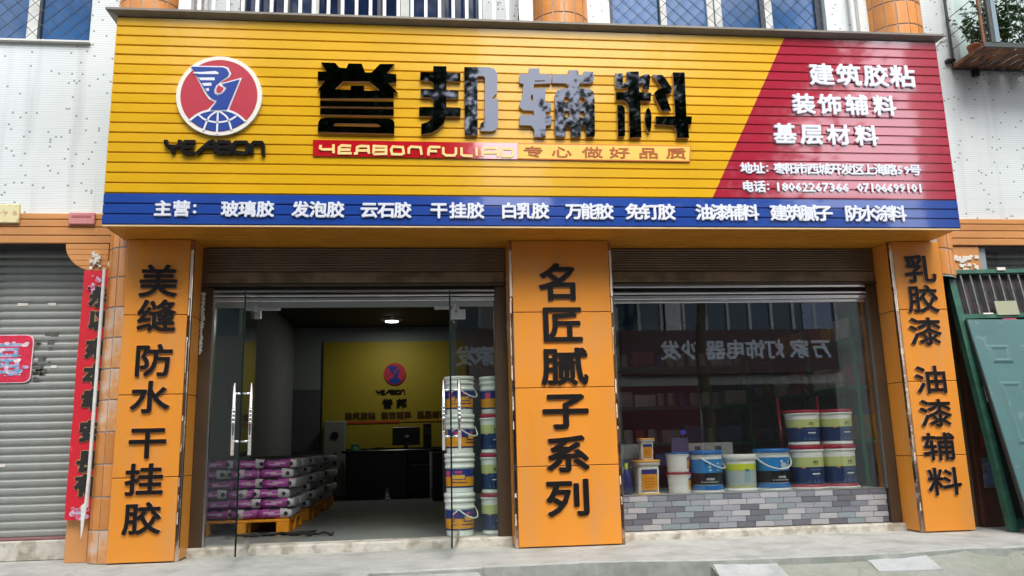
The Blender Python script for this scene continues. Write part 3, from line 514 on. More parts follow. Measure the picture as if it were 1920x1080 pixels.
for ci, cx in enumerate(CX):
    c = MB().lathe([(.262, 0), (.262, 3.35)], 32, (-3.33, .31, 0)).lathe([(CR-.008, 3.4), (CR-.008, 7.0)], 32, (cx, CY, 0)).build('column', M['grout'], bd) if ci == 0 else MB().lathe([(CR-.008, (0, 3.4, 2.66)[ci]), (CR-.008, 7.0)], 32, (cx, CY, 0)).build('column', M['grout'], bd)
    for row in range(0, 24):
        z = row*TH
        vis = (z < 3.3 and ci == 0) or (2.6 < z < 3.0 and ci == 2) or z > 5.0
        if not vis: continue
        for i in range(NT):
            a = (i+.5)*dA*180/PI
            if not 180 < a < 360: continue
            if z < 3.3 and ci == 0 and not 180 < a < 295: continue
            if z < 3.0 and ci == 2 and not 270 < a < 360: continue
            if z > 6.1: continue
            dirty = (ci == 0 and z < 3 and (row in (4, 5, 6, 7) or (row == 0)))
            inst('tile', (tl if ci == 0 and z < 3.3 else tm)[1 if dirty else 0][i], c, (-3.33, .31, z) if ci == 0 and z < 3.3 else (cx, CY, z))
# plaster gobs on the first column
mb = MB()
for k in range(9):
    a = R(random.uniform(196, 215)); z = random.uniform(2.2, 2.95); s = random.uniform(.012, .03)
    x, y = -3.33+.272*math.cos(a), .31+.272*math.sin(a)
    mb.lathe([(0, -s*1.6), (s*.5, -s), (s*.6, 0), (s*.3, s*1.4), (0, s*2)], 7, (x, y+s*.35, z))
mb.build('plaster_smear', M['sealant'], bd)['kind'] = 'stuff'
mb = MB()
for k in range(30):
    x, z = -3.70+random.gauss(0, .025), 2.89+random.gauss(0, .035); s = random.uniform(.005, .017)
    mb.box(x-s, x+s, .222-.0007*k, .2345-.0001*k, z-s*1.2, z+s, 0, .002)
mb.build('plaster_smear', M['paper'], bd)['kind'] = 'stuff'
# windows
def window(x0, x1, z0, z1, glassm, framem, muls, panes, yv=.40, sill=True):
    w = MB()
    w.box(x0-.02, x0+.035, yv-.02, yv+.06, z0, z1, 0, .004).box(x1-.035, x1+.02, yv-.02, yv+.06, z0, z1, 0, .004).box(x0+.035, x1-.035, yv-.02, yv+.06, z0, z0+.04).box(x0+.035, x1-.035, yv-.02, yv+.06, z1-.05, z1)
    fr = w.build('window', framem, bd)
    for a, b in panes: MB().box(a, b, yv+.012, yv+.022, z0+.04, z1-.05).build('pane', glassm, fr)
    for a, b, m in muls: MB().box(a, b, yv-.025, yv+.05, z0+.04, z1-.05, 0, .004).build('mullion', m, fr)
    if sill: MB().box(x0-.05, x1+.03, yv-.145, yv+.0, z0-.028, z0-.0005, 0, .006).build('sill', M['white_frame'], fr)
    return fr
WF, DF = M['white_frame'], M['dark_frame']
w1 = window(-6.55, -3.99, 5.265, 6.9, M['win_blue'], DF, [(-4.655, -4.545, WF), (-5.6, -5.5, WF), (-4.54, -4.515, DF)], [(-6.5, -5.6), (-5.5, -4.66), (-4.51, -4.03)])
w2 = window(-2.44, .19, 5.265, 6.9, M['win_navy'], M['dark_frame'], [(-2.0, -1.93, DF), (-1.70, -1.62, M['white_frame']), (-1.42, -1.36, DF), (-.98, -.93, DF), (-.72, -.62, M['white_frame']), (-.28, -.22, DF)], [(-2.40, -2.0), (-1.93, -1.70), (-1.62, -1.42), (-1.36, -.98), (-.93, -.72), (-.62, -.28), (-.22, .15)], .42, False)
w3 = window(1.68, 4.265, 5.265, 6.9, M['win_blue'], DF, [(2.27, 2.285, DF), (2.285, 2.36, WF), (2.85, 2.93, WF), (2.945, 3.03, WF), (3.50, 3.56, DF), (3.56, 3.65, WF), (4.19, 4.24, DF)], [(1.71, 2.27), (2.36, 2.85), (3.03, 3.50), (3.65, 4.19)], .40, False)
# diamond wire guard over windows one and three
def guard(x0, x1, z0, z1, parent, y, step=.17):
    mb = MB(); h = z1-z0; k = int((x1-x0+h)/step)+1
    for i in range(k):
        xs = x0+i*step; a = max(0, xs-x1); b = min(h, xs-x0)
        if b > a: mb.bar((xs-a, y, z0+a), (xs-b, y, z0+b), .0035)
        xs = x0-h+i*step; a = max(0, x0-xs); b = min(h, x1-xs)
        if b > a: mb.bar((xs+a, y+.004, z0+a), (xs+b, y+.004, z0+b), .0035)
    mb.build('wire_guard', M['wire'], parent)
guard(-6.5, -4.0, 5.27, 6.85, w1, .33); guard(1.68, 4.25, 5.27, 6.85, w3, .33)
# white downpipes on the pier walls
for x, r in ((-2.93, .022), (-2.86, .03), (-2.79, .02), (4.57, .03), (4.66, .02)):
    MB().lathe([(r, 5.0), (r, 7.2)], 12, (x, .24, 0)).build('downpipe', M['white_pl'], bd)
MB().tube([(.56, .2, 5.2), (.58, .21, 5.55), (.61, .2, 5.75), (.66, .22, 6.1), (.64, .2, 6.6)], .009, 6).build('cable', M['cable'], bd)

# white railing over the flat signboard top
rl = thing('balcony_railing', 'white upright bars of the upstairs railing rising behind the top of the sign', 'railing', (0, -.02, 5.17))
zr = 6.9
for i in range(26):
    x = -2.78+i*.1465
    if x > .64: break
    MB().box(x-.017, x+.017, -.037, -.003, 5.17, zr).build('bar', M['white_rail'], rl)
MB().box(-2.85, .72, -.045, .005, zr, zr+.05, 0, .005).build('top_rail', M['white_rail'], rl)
MB().box(.60, .72, -.05, .01, 5.17, zr).build('post', M['white_rail'], rl)
MB().box(-2.98, -2.86, -.05, .01, 5.17, zr).build('post', M['white_rail'], rl)

# ------------------------------------------------------------------ neighbour's roller shutter (left)
def slat_mesh(x0, x1, h, m, dep=.012, name='slat'):
    mb = MB(); prof = [(0, 0), (-.25, .10), (-.8, .22), (-1, .45), (-.85, .70), (-.35, .86), (.25, .92), (.25, 1.0)]
    n = len(prof); v = [(x0, y*dep, z*h) for y, z in prof]+[(x1, y*dep, z*h) for y, z in prof]
    mb.add(v, [(i, n+i, n+i+1, i+1) for i in range(n-1)], 0, False); return mb.mesh(name, m, fix=False)
ls = thing('roller_shutter', 'closed grey steel roller shutter with a poster, left of the shop', 'roller shutter', (-5.5, .60, .21))
sm_ = slat_mesh(-2.2, 1.70, .0795, M['shutter'])
for k in range(36): inst('slat', sm_, ls, (0, 0, k*.0795))
MB().box(-7.7, -3.80, .58, .63, .19, .2095, 0, .004).build('bottom_rail', mat('pink_rail', (.30, .12, .13), .5), ls)
struct(MB().box(-7.8, -3.79, .52, .75, 0, .185, 0, .01).build('threshold', M['stone']))
mb = MB()
for k in range(26):
    x = -4.37+abs(random.gauss(0, .07)); z = 1.96+random.uniform(-.24, .24)
    if x > -4.10: continue
    s = random.uniform(.01, .03); mb.box(x-s, x+s*1.5, .5858, .5868-.0001*(k % 3), z-s*.7, z+s*.7)
mb.build('old_paste', M['shutter_d'], ls)['kind'] = 'stuff'
for x, z, s in ((-4.53, 2.50, .05), (-4.25, 2.50, .04), (-4.18, 1.86, .028), (-4.6, .9, .05)):
    MB().box(x-s, x+s, .5825, .587, z-.014, z+.016, 0, .003).build('paper_scrap', M['paper'], ls)
# red foil poster
ps = thing('poster', 'red foil New Year poster with faded print pasted on the grey shutter', 'poster', (-4.7, .583, 1.95))
def rr(x0, x1, z0, z1, r, n=4):
    out = []
    for cx, cz, a in ((x1-r, z1-r, 0), (x0+r, z1-r, 90), (x0+r, z0+r, 180), (x1-r, z0+r, 270)):
        for i in range(n+1): t = R(a+90*i/n); out.append((cx+r*math.cos(t), cz+r*math.sin(t)))
    return out
MB().prism(rr(-4.98, -4.385, 1.705, 2.19, .07), .574, .583).build('sheet', M['poster_white'], ps)
MB().prism(rr(-4.972, -4.395, 1.712, 2.182, .065), .5722, .574).build('print_field', M['poster_red'], ps)
letter('福', -4.70, 1.95, .40, .34, .572, .003, .006, [M['poster_blue']], ps, 'printed_character', fit=True)
mb = MB(); rn = random.Random(3)
for k in range(20):
    x, z = rn.uniform(-4.93, -4.43), rn.uniform(1.75, 2.14); s = rn.uniform(.008, .03); mb.prism([(x+s*1.2*math.cos(t*PI/3), z+s*math.sin(t*PI/3)*.7) for t in range(6)], .5684-.0002*(k % 4), .5686)
mb.build('printed_flowers', M['poster_white'], ps)['kind'] = 'stuff'
mb = MB()
for k in range(14):
    x, z = rn.uniform(-4.93, -4.43), rn.uniform(1.74, 1.98); s = rn.uniform(.01, .03); mb.prism([(x+s*1.2*math.cos(t*PI/3), z+s*math.sin(t*PI/3)*.6) for t in range(6)], .5672-.0002*(k % 4), .5674)
mb.build('printed_waves', M['poster_blue'], ps)['kind'] = 'stuff'
# plaques on the left
p1 = thing('plaque', 'small cream enamel plaque above the left shutter', 'plaque', (-4.65, .22, 3.35))
MB().box(-4.90, -4.462, .205, .235, 3.255, 3.452, 0, .008).build('plate', M['cream_pl'], p1)
p2 = thing('plaque', 'small faded pink plaque beside the blue end of the sign', 'plaque', (-3.87, .22, 3.30))
MB().box(-3.995, -3.745, .20, .235, 3.243, 3.368, 0, .008).build('plate', M['pink_pl'], p2)
MB().box(-3.965, -3.775, .197, .2, 3.315, 3.335).build('ridge', mat('pink_ridge', (.42, .12, .13), .4), p2)
# red couplet strip down the jamb
cp = thing('couplet_banner', 'long red paper couplet with black brush characters hanging down the left jamb', 'banner', (-3.68, .2, 1.58))
mb = MB(); zz = [2.77-i*.085 for i in range(29)]
v = []
for i, z in enumerate(zz):
    for x in (-3.800, -3.69, -3.575): v.append((x+noise.noise((0, z*2, 3))*.008, .205+noise.noise((x*9, z*5, 0))*.012-.01, z))
mb.add(v, [(i*3+j, i*3+j+1, i*3+j+4, i*3+j+3) for i in range(len(zz)-1) for j in range(2)], 0, True)
mb.build('paper', M['couplet'], cp, fix=False)
for ch, z in zip('永以來本幸安長有', (2.50, 2.27, 1.99, 1.74, 1.50, 1.20, .92, .70)):
    letter(ch, -3.625, z, .21, .215, .189, .003, .021, [M['ink_gold']], cp, 'character_outline', 1)
    letter(ch, -3.625, z, .20, .205, .184, .003, .014, [M['ink']], cp, 'character', 1)
mb = MB(); rn = random.Random(5)
for k in range(40):
    x, z = rn.uniform(-3.755, -3.60), rn.choice([rn.uniform(2.52, 2.72), rn.uniform(.40, .50)]); s = rn.uniform(.012, .035); mb.prism([(x+s*math.cos(t*PI/3), z+s*math.sin(t*PI/3)*.8) for t in range(6)], .186-.0003*(k % 5), .187)
mb.build('printed_flowers', mat('flower_print', (.55, .45, .62), .6, objrand=.2, col2=(.7, .12, .2), dscale=25, dlo=.45, dhi=.5), cp)['kind'] = 'stuff'
tr = thing('cable_trunking', 'thin white plastic trunking running down beside the red couplet', 'trunking', (-3.585, .1, .45))
mb = MB().box(-3.592, -3.564, .10, .125, .50, 2.77, 0, .004); mb.prism([(-3.62, .52), (-3.575, .56), (-3.585, .30), (-3.60, .23)], .085, .095)
mb.prism([(-3.585, .75), (-3.565, .75), (-3.575, .42), (-3.595, .44)], .087, .098); mb.build('duct', M['white_pl'], tr)

# ------------------------------------------------------------------ right neighbour
rs = thing('roller_shutter', 'grey roller shutter half rolled down behind the leaning green door, right of the shop', 'roller shutter', (7.3, .60, 2.2))
sm_ = slat_mesh(-1.42, 1.7, .0795, M['shutter'])
for k in range(11): inst('slat', sm_, rs, (0, 0, k*.0795))
MB().box(5.775, 5.875, .30, .62, .0, 3.055, 0, .006).build('guide_rail', mat('pale_blue_steel', (.30, .36, .38), .4, metal=.3), rs)
ng = thing('neighbour_shopfront', 'dim brown shopfront behind the leaning green gate', 'shopfront', (7, .7, 0))
MB().box(5.88, 9, 1.2, 1.25, 0, 2.2).build('panel', M['dark_void'], ng)
MB().box(5.46, 5.775, .30, .36, .02, .35, 0, .01).build('plinth_panel', M['brown_pan'], ng)
MB().box(5.46, 5.70, .262, .279, .40, .72, 0, .006).build('poster', mat('faded_poster', (.12, .13, .15), .6, col2=(.25, .28, .34), dscale=9, dlo=.5, dhi=.6), ng)
mb = MB(); rn = random.Random(2)
for k in range(9):
    x, z = 5.53+rn.uniform(-.04, .04), rn.uniform(.45, .68); s = .03; mb.prism([(x+s*math.cos(t*PI/3), z+s*math.sin(t*PI/3)) for t in range(6)], .2596-.0003*(k % 4), .2606)
mb.build('poster_print', mat('blue_print', (.12, .2, .4), .5), ng)
MB().box(5.48, 5.62, .255, .279, .80, .98, 0, .01).build('red_box', mat('dull_red', (.22, .015, .02), .5), ng)
tp = thing('torn_paper', 'torn white paper remnants above the green gate', 'paper', (5.57, .25, 2.85)); mb = MB(); rn = random.Random(9)
for k in range(34):
    x, z = 5.42+.31*k/34, rn.choice([2.90+rn.uniform(-.02, .03), 2.74+rn.uniform(-.01, .01), rn.uniform(2.78, 2.88)]); s = rn.uniform(.01, .028); mb.box(x-s, x+s, .246-.0004*(k % 5), .2595, z-s*.7, z+s*.8, 0, .003)
mb.build('scraps', M['paper'], tp)['kind'] = 'stuff'

# leaning green security gate and teal door
def plane_box(mb, o, ux, uz, n, x0, x1, z0, z1, d0, d1, mi=0):
    P = [o+ux*a+uz*c+n*b for a, b, c in ((x0,d0,z0),(x1,d0,z0),(x1,d1,z0),(x0,d1,z0),(x0,d0,z1),(x1,d0,z1),(x1,d1,z1),(x0,d1,z1))]
    mb.add([p[:] for p in P], [(0,3,2,1),(4,5,6,7),(0,1,5,4),(1,2,6,5),(2,3,7,6),(3,0,4,7)], mi)
gt = thing('security_gate', 'dark green steel gate frame with barred top leaning against the wall', 'gate', (5.32, -.2, 0))
o = Vector((5.335, -.195, .005)); uz = (Vector((5.285, .205, 2.755))-o).normalized(); ux = Vector((1, 0, 0)); ux = (ux-uz*ux.dot(uz)).normalized(); nn = ux.cross(uz); nn = nn if nn.y < 0 else -nn
Lh = (Vector((5.285, .205, 2.755))-o).length
def gb(name, x0, x1, z0, z1, d0, d1, m, par=gt, O=None):
    mb = MB(); plane_box(mb, O or o, ux, uz, nn, x0, x1, z0, z1, -d0, -d1); return mb.build(name, m, par)
G = M['green_st']
gb('frame', 0, .075, 0, Lh, -.03, .05, G); gb('frame', 1.10, 1.17, 0, Lh, -.03, .05, G)
gb('rail', .075, 1.10, Lh-.045, Lh, -.025, .045, G); gb('rail', .075, 1.10, 2.215, 2.265, -.025, .045, G); gb('rail', .075, 1.10, .02, .12, -.02, .04, G)
gb('back_sheet', .075, 1.10, 2.265, Lh-.045, .05, .055, mat('dark_mesh', (.018, .02, .018), .6, col2=(.05, .035, .05), dscale=8))
for k in range(8): gb('bar', .075+.115*(k+1)-.03, .075+.115*(k+1)-.012, 2.265, Lh-.045, -.006, .012, mat('grey_bar', (.16, .17, .155), .5, metal=.3, var=.3, vscale=20))
gb('sheet', .14, 1.10, .12, 2.215, .03, .036, mat('dark_green_sheet', (.015, .04, .03), .5))
gb('inner_frame', .075, .15, .12, 2.215, 0, .03, mat('dark_frame_steel', (.02, .026, .022), .5))
gb('tape', .085, .115, 1.30, 1.88, -.036, -.031, M['paper']); gb('card', .46, .72, 2.24, 2.40, -.04, -.027, mat('old_card', (.36, .38, .26), .7))
gb('tape', .60, .70, Lh-.02, Lh+.015, -.04, -.03, M['paper']); gb('tape', .3, .42, 2.255, 2.272, -.032, -.026, M['paper'])
td = thing('metal_door', 'teal panelled steel door leaf leaning on the green gate', 'door', (5.4, -.4, 0))
o2 = Vector((5.345, -.50, .03)); tl = Vector((5.365, .055, 2.185)); uz2 = (tl-o2).normalized(); ux2 = (Vector((1, .0, 0))-uz2*uz2.x).normalized(); n2 = ux2.cross(uz2); n2 = n2 if n2.y < 0 else -n2
H2 = (tl-o2).length
def db(name, x0, x1, z0, z1, d0, d1, m):
    mb = MB(); plane_box(mb, o2, ux2, uz2, n2, x0, x1, z0, z1, -d0, -d1); return mb.build(name, m, td)
T = M['teal']; db('leaf', 0, .9, 0, H2, 0, .05, T)
for (a, b) in ((.13, .38), (.50, .77)):
    for (z0, z1) in ((1.72, 1.93), (.85, 1.52), (.15, .70)):
        mb = MB(); e = .028
        # raised field with chamfered border, standing 9 mm proud
        q = [(a, z0), (b, z0), (b, z1), (a, z1)]; q2 = [(a+e, z0+e), (b-e, z0+e), (b-e, z1-e), (a+e, z1-e)]; q3 = [(a+2*e, z0+2*e), (b-2*e, z0+2*e), (b-2*e, z1-2*e), (a+2*e, z1-2*e)]
        V = [(o2+ux2*x+uz2*z+n2*.0005)[:] for x, z in q]+[(o2+ux2*x+uz2*z+n2*.014)[:] for x, z in q2]+[(o2+ux2*x+uz2*z+n2*.006)[:] for x, z in q3]
        mb.add(V, [(i, (i+1) % 4, 4+(i+1) % 4, 4+i) for i in range(4)]+[(4+i, 4+(i+1) % 4, 8+(i+1) % 4, 8+i) for i in range(4)]+[(8, 9, 10, 11)]); mb.build('panel', T, td)
db('edge_strip', -.012, -.001, 0, H2, .005, .05, mat('dark_edge', (.02, .03, .03), .5))
gb('card', .50, .66, 2.15, 2.2, -.045, -.035, mat('red_label', (.45, .05, .12), .5), td)

# ================================================================== THE SIGNBOARD
SY = -.485; XL, XR = -3.402, 5.036; ZB, ZM, ZT = 3.051, 3.354, 5.135
sg = thing('signboard', 'long slatted shop signboard in yellow, red and blue with raised lettering', 'signboard', (0, SY, ZB))
def xd(z): return 2.407+(z-3.345)*(3.328-2.407)/(5.122-3.345)
PR = [(.014, .0), (.014, .055), (.002, .085), (0, .12), (0, .90), (.003, .94), (.014, .975), (.014, 1.0)]
def board(z, h, mats, split=False, wob=0):
    n = len(PR); mb = MB(); cols = []
    def col(xf, tag_): return [(xf(z+h*b), SY+a+wob*(b-.5), z+h*b) for a, b in PR]
    xs = [lambda q, i=i: XL+(XR-XL)*i/8 for i in range(9)]
    if not split:
        C_ = [col(x, 0) for x in xs]; v = sum(C_, []); mb.add(v, [(k*n+i, (k+1)*n+i, (k+1)*n+i+1, k*n+i+1) for k in range(8) for i in range(n-1)])
    else:
        C_ = [col(lambda q, t=t: XL+(xd(q)-XL)*t/6, 0) for t in range(7)]; v = sum(C_, []); mb.add(v, [(k*n+i, (k+1)*n+i, (k+1)*n+i+1, k*n+i+1) for k in range(6) for i in range(n-1)], 0)
        C_ = [col(lambda q, t=t: xd(q)+(XR-xd(q))*t/3, 0) for t in range(4)]; v = sum(C_, []); mb.add(v, [(k*n+i, (k+1)*n+i, (k+1)*n+i+1, k*n+i+1) for k in range(3) for i in range(n-1)], 1)
    return mb.build('slat', mats, sg, fix=False)
hb = (ZM-ZB)/3; hy = (ZT-ZM)/18; rn = random.Random(11)
for k in range(3): board(ZB+k*hb, hb, M['blue_en'], False, rn.uniform(-.002, .002))
for k in range(18): board(ZM+k*hy, hy, [M['yellow'], M['red_en']], True, rn.uniform(-.002, .002))
MB().box(XL+.006, XR-.006, SY+.03, .30, ZB+.012, ZT-.002).build('core', M['cap'], sg)
MB().box(XL, XL+.005, SY+.002, .298, ZB, ZT).build('side_panel', M['yellow'], sg)
MB().box(XR-.005, XR, SY+.002, .298, ZB, ZT).build('side_panel', M['red_en'], sg)
mb = MB(); mb.add([(-3.49, -.56, 5.168), (5.105, -.56, 5.168), (5.105, .298, 5.168), (-3.49, .298, 5.168), (-3.49, -.56, 5.190), (5.105, -.56, 5.190), (5.105, .298, 5.23), (-3.49, .298, 5.23), (XL-.002, SY-.001, 5.137), (XR+.002, SY-.001, 5.137), (XR+.002, .298, 5.137), (XL-.002, .298, 5.137)],
    [(0, 1, 5, 4), (1, 2, 6, 5), (2, 3, 7, 6), (3, 0, 4, 7), (4, 5, 6, 7), (0, 8, 9, 1), (1, 9, 10, 2), (0, 3, 11, 8), (8, 11, 10, 9)])
mb.build('cap', M['cap'], sg)
# soffit boards
for k in range(7):
    y0 = SY+.03+k*.115; y1 = min(y0+.109, .34)
    if y1-y0 < .02: continue
    MB().box(XL+.03, XR-.03, y0, y1, ZB-.012, ZB-.001, 0, .003).build('soffit_board', M['soffit'], sg)
MB().box(XL+.005, XR-.005, SY+.004, SY+.028, ZB-.014, ZB-.001).build('soffit_lip', M['soffit_edge'], sg)
MB().box(XL+.03, XR-.03, SY+.03, .34, ZB+.0005, ZB+.01).build('soffit_backing', M['soffit'], sg)
# four big mirror-black characters, drawn stroke by stroke
LM = [M['black_letter'], M['letter_edge']]
for k in ('yu', 'bang', 'fu', 'liao'):
    poly_letter(BIG[k]+BIG_HOLES.get(k, []), SY-.004, .036, LM, sg)
def strokes_to_letters(data, wd, y0, y1, m):
    for g in sorted({a for a, _ in data}):
        mb = MB()
        for k, (a, p) in enumerate(data):
            if a == g: stroke(mb, p, wd, y0, y1, k)
        mb.build('letter', m, sg)
strokes_to_letters(YB, .036, SY-.036, SY-.003, M['black_gloss'])
# emblem disc
lc = (-2.406, 4.323)
disc = MB()
def ell(rx, rz_, n=64): return [(lc[0]+rx*math.cos(2*PI*i/n), lc[1]+rz_*math.sin(2*PI*i/n)) for i in range(n)]
disc.prism(ell(.397, .405), SY-.036, SY-.003); lg = disc.build('emblem_disc', M['logo_rim'], sg)
MB().prism(ell(.356, .366), SY-.039, SY-.036).build('red_field', M['logo_red'], lg)
def flat(pts, y, m, name): return poly_letter([pts], y, .002, [m], lg, name)
# globe: upper arc polygon closed along the disc rim
g0, g1 = EMB['globe'][0], EMB['globe'][-1]
a0 = math.atan2((g0[1]-lc[1])/.366, (g0[0]-lc[0])/.356)+2*PI; a1 = math.atan2((g1[1]-lc[1])/.366, (g1[0]-lc[0])/.356)+2*PI
arc = [(lc[0]+.352*math.cos(a1+(a0-a1)*i/20), lc[1]+.362*math.sin(a1+(a0-a1)*i/20)) for i in range(21)]
def smooth_(p, k=4):
    out = []
    for i in range(len(p)-1):
        p0, p1, p2, p3 = p[max(i-1, 0)], p[i], p[i+1], p[min(i+2, len(p)-1)]
        for j in range(k):
            t = j/k; out.append(tuple(.5*((2*p1[a])+(-p0[a]+p2[a])*t+(2*p0[a]-5*p1[a]+4*p2[a]-p3[a])*t*t+(-p0[a]+3*p1[a]-3*p2[a]+p3[a])*t**3) for a in (0, 1)))
    return out+[p[-1]]
gtop = smooth_(EMB['globe'])
flat(gtop+arc, SY-.0395, M['logo_blue'], 'globe')
mb = MB(); stroke(mb, gtop, .020, SY-.0445, SY-.041)
for l in EMB['gl']: stroke(mb, smooth_(l), .017, SY-.0440, SY-.041, 2)
mb.build('globe_lines', M['logo_white'], lg)
flat(EMB['bird_outline'], SY-.0405, M['logo_white'], 'bird_outline')
flat(EMB['bird'], SY-.0465, M['logo_blue'], 'bird')
flat(EMB['loop'], SY-.0490, M['logo_white'], 'bird_loop'); flat(EMB['loopred'], SY-.0515, M['logo_red'], 'bird_loop_field')
mb = MB()
for s_ in EMB['stripes']: mb.prism([(x, z) for x, z in s_], SY-.0505, SY-.047)
mb.prism([(-2.66, 4.545), (-2.45, 4.568), (-2.43, 4.560), (-2.435, 4.548), (-2.64, 4.535)], SY-.0507, SY-.047)
mb.build('wing_feathers', M['logo_white'], lg)
# slogan strip
s0, s1, s2_, s3_, s4_, s5_ = STRIP
sr = MB().prism([s0, s1, s4_, s5_], SY-.016, SY-.002).build('slogan_strip', M['strip_red'], sg)
sy = MB().prism([s1, s2_, s3_, s4_], SY-.016, SY-.002).build('slogan_strip', mat('strip_frame', (.65, .16, .03), .4), sg)
MB().prism([(s1[0]+.004, s1[1]-.010), (s2_[0]-.012, s2_[1]-.010), (s3_[0]-.012, s3_[1]+.010), (s4_[0]+.004, s4_[1]+.010)], SY-.0175, SY-.0162).build('yellow_face', M['strip_yellow'], sy)
for g in sorted({a for a, _ in YS}):
    mb = MB()
    for k, (a, p) in enumerate(YS):
        if a == g: stroke(mb, p, .024, SY-.026, SY-.0165, k)
    mb.build('letter', M['strip_cream'], sr)
for ch, x, z, wd, h in SLOG: letter(ch, x, z, wd, h, SY-.0178, .004, .0035, [M['strip_text']], sy, dirs=4)
for ch, x, z, wd, h in BLUE: letter(ch, x, z, wd*1.04, h*1.04, SY-.002, .018, .0056, [M['white_letter']], sg, fit=ch == '：', res=2)
for ch, x, z, wd, h in RED: letter(ch, x, z, wd*1.03, h*1.03, SY-.002, .022, .0080, [M['white_letter']], sg)
for ch, x, z, wd, h in RED2: letter(ch, x, z, wd*1.06, h*1.06, SY-.002, .014, .0042, [M['white_letter']], sg, fit=ord(ch) < 256 or ch == '：', dirs=6, res=1)

# ================================================================== CLAD PILLARS
PX = [(-3.333, -2.743), (.429, 1.434), (4.567, 5.111)]
PLAB = ['orange clad pillar on the left with seven black characters starting from the top beside the red banner', 'wide orange clad pillar between the glass doors and the display window', 'orange clad pillar on the right next to the leaning green gate']
PH = .7628
for pi_, ((x0, x1), lab) in enumerate(zip(PX, PLAB)):
    p = thing('clad_pillar', lab, 'pillar', ((x0+x1)/2, 0, 0), 'orange clad pillars of the shopfront')
    for k in range(4):
        z0 = k*PH+(.004 if k else .012); z1 = (k+1)*PH-.003-(.012 if k == 3 else 0)
        MB().box(x0, x1, 0, .022, z0, z1, 0, .004).build('panel', M['acp'], p)
        if pi_ in (0, 1): MB().box(x1+.008, x1+.030, .052, .345, z0, z1, 0, .003).build('side_panel', M['acp'], p)
        if pi_ in (1, 2): MB().box(x0-.030, x0-.008, .052, .345, z0, z1, 0, .003).build('side_panel', M['acp'] if pi_ == 2 else M['acp'], p)
    MB().box(x0+.002, x1-.002, .012, .30, .012, 3.035).build('core', M['dark_void'], p)
    sides = {0: [1], 1: [-1, 1], 2: [-1]}[pi_]
    for s in sides:
        xe = x1 if s > 0 else x0; a, b = (xe+.002, xe+.034) if s > 0 else (xe-.034, xe-.002)
        MB().box(a, b, .004, .05, .0, 3.036, 0, .004).build('corner_trim', M['trim'], p)
        # protective film still stuck on in ragged lengths
        mb = MB(); rn = random.Random(pi_*7+s+3)
        segs = [(2.45, 2.93, .030), (2.28, 2.44, .016), (1.85, 2.05, .008)]+[(rn.uniform(.2, 2.2),)*2+(rn.uniform(.006, .02),) for _ in range(7)]
        for z0, z1, wd in segs:
            if z0 == z1: z1 = z0+rn.uniform(.02, .16)
            n = 6; pts = []
            for i in range(n+1): pts.append((a+.003+rn.uniform(0, .004), z0+(z1-z0)*i/n))
            for i in range(n, -1, -1): pts.append((a+.003+wd*rn.uniform(.75, 1.0), z0+(z1-z0)*i/n))
            mb.prism(pts, .0005, .0035)
        mb.build('peeling_film', M['film'], p)['kind'] = 'stuff'
    for ch, x, z, wd, h in PIL[pi_]:
        letter(ch, x, z, wd*1.02, h*1.03, -.002, .017, [.0085, .0125, .0078][pi_], [M['black_paint'], M['letter_side']], p, res=3)

# ================================================================== GLASS ENTRANCE
en = thing('glass_entrance', 'glazed entrance with two frameless doors swung open and brown side posts', 'entrance', (-1.15, .35, .08))
B_ = M['brown_al']
MB().box(-2.712, -2.592, .33, .43, .085, 2.62, 0, .004).build('post', B_, en)
MB().box(-2.592, -2.575, .345, .42, .085, 2.57).build('post_edge', M['silver'], en)
MB().box(.275, .40, .33, .43, .085, 2.62, 0, .004).build('post', B_, en)
MB().box(.262, .275, .345, .42, .085, 2.57).build('post_edge', B_, en)
for z0, z1, y0, m in ((2.565, 2.592, .325, 'silver'), (2.522, 2.545, .315, 'silver'), (2.475, 2.515, .34, 'silver')): MB().box(-2.59, .27, y0, y0+.05, z0, z1, 0, .005).build('header_bar', M[m], en)
MB().box(-2.59, .27, .36, .40, 2.415, 2.475).build('header_bar', mat('dull_header', (.28, .30, .29), .4, metal=.5), en)
MB().box(-2.70, .39, .39, .43, 2.592, 2.66).build('header_backing', M['dark_void'], en)
GL_ = M['glass_d']
MB().box(-2.573, -2.168, .368, .380, .085, 2.414).build('fixed_pane', GL_, en)
MB().box(-.132, .260, .368, .380, .085, 2.414).build('fixed_pane', GL_, en)
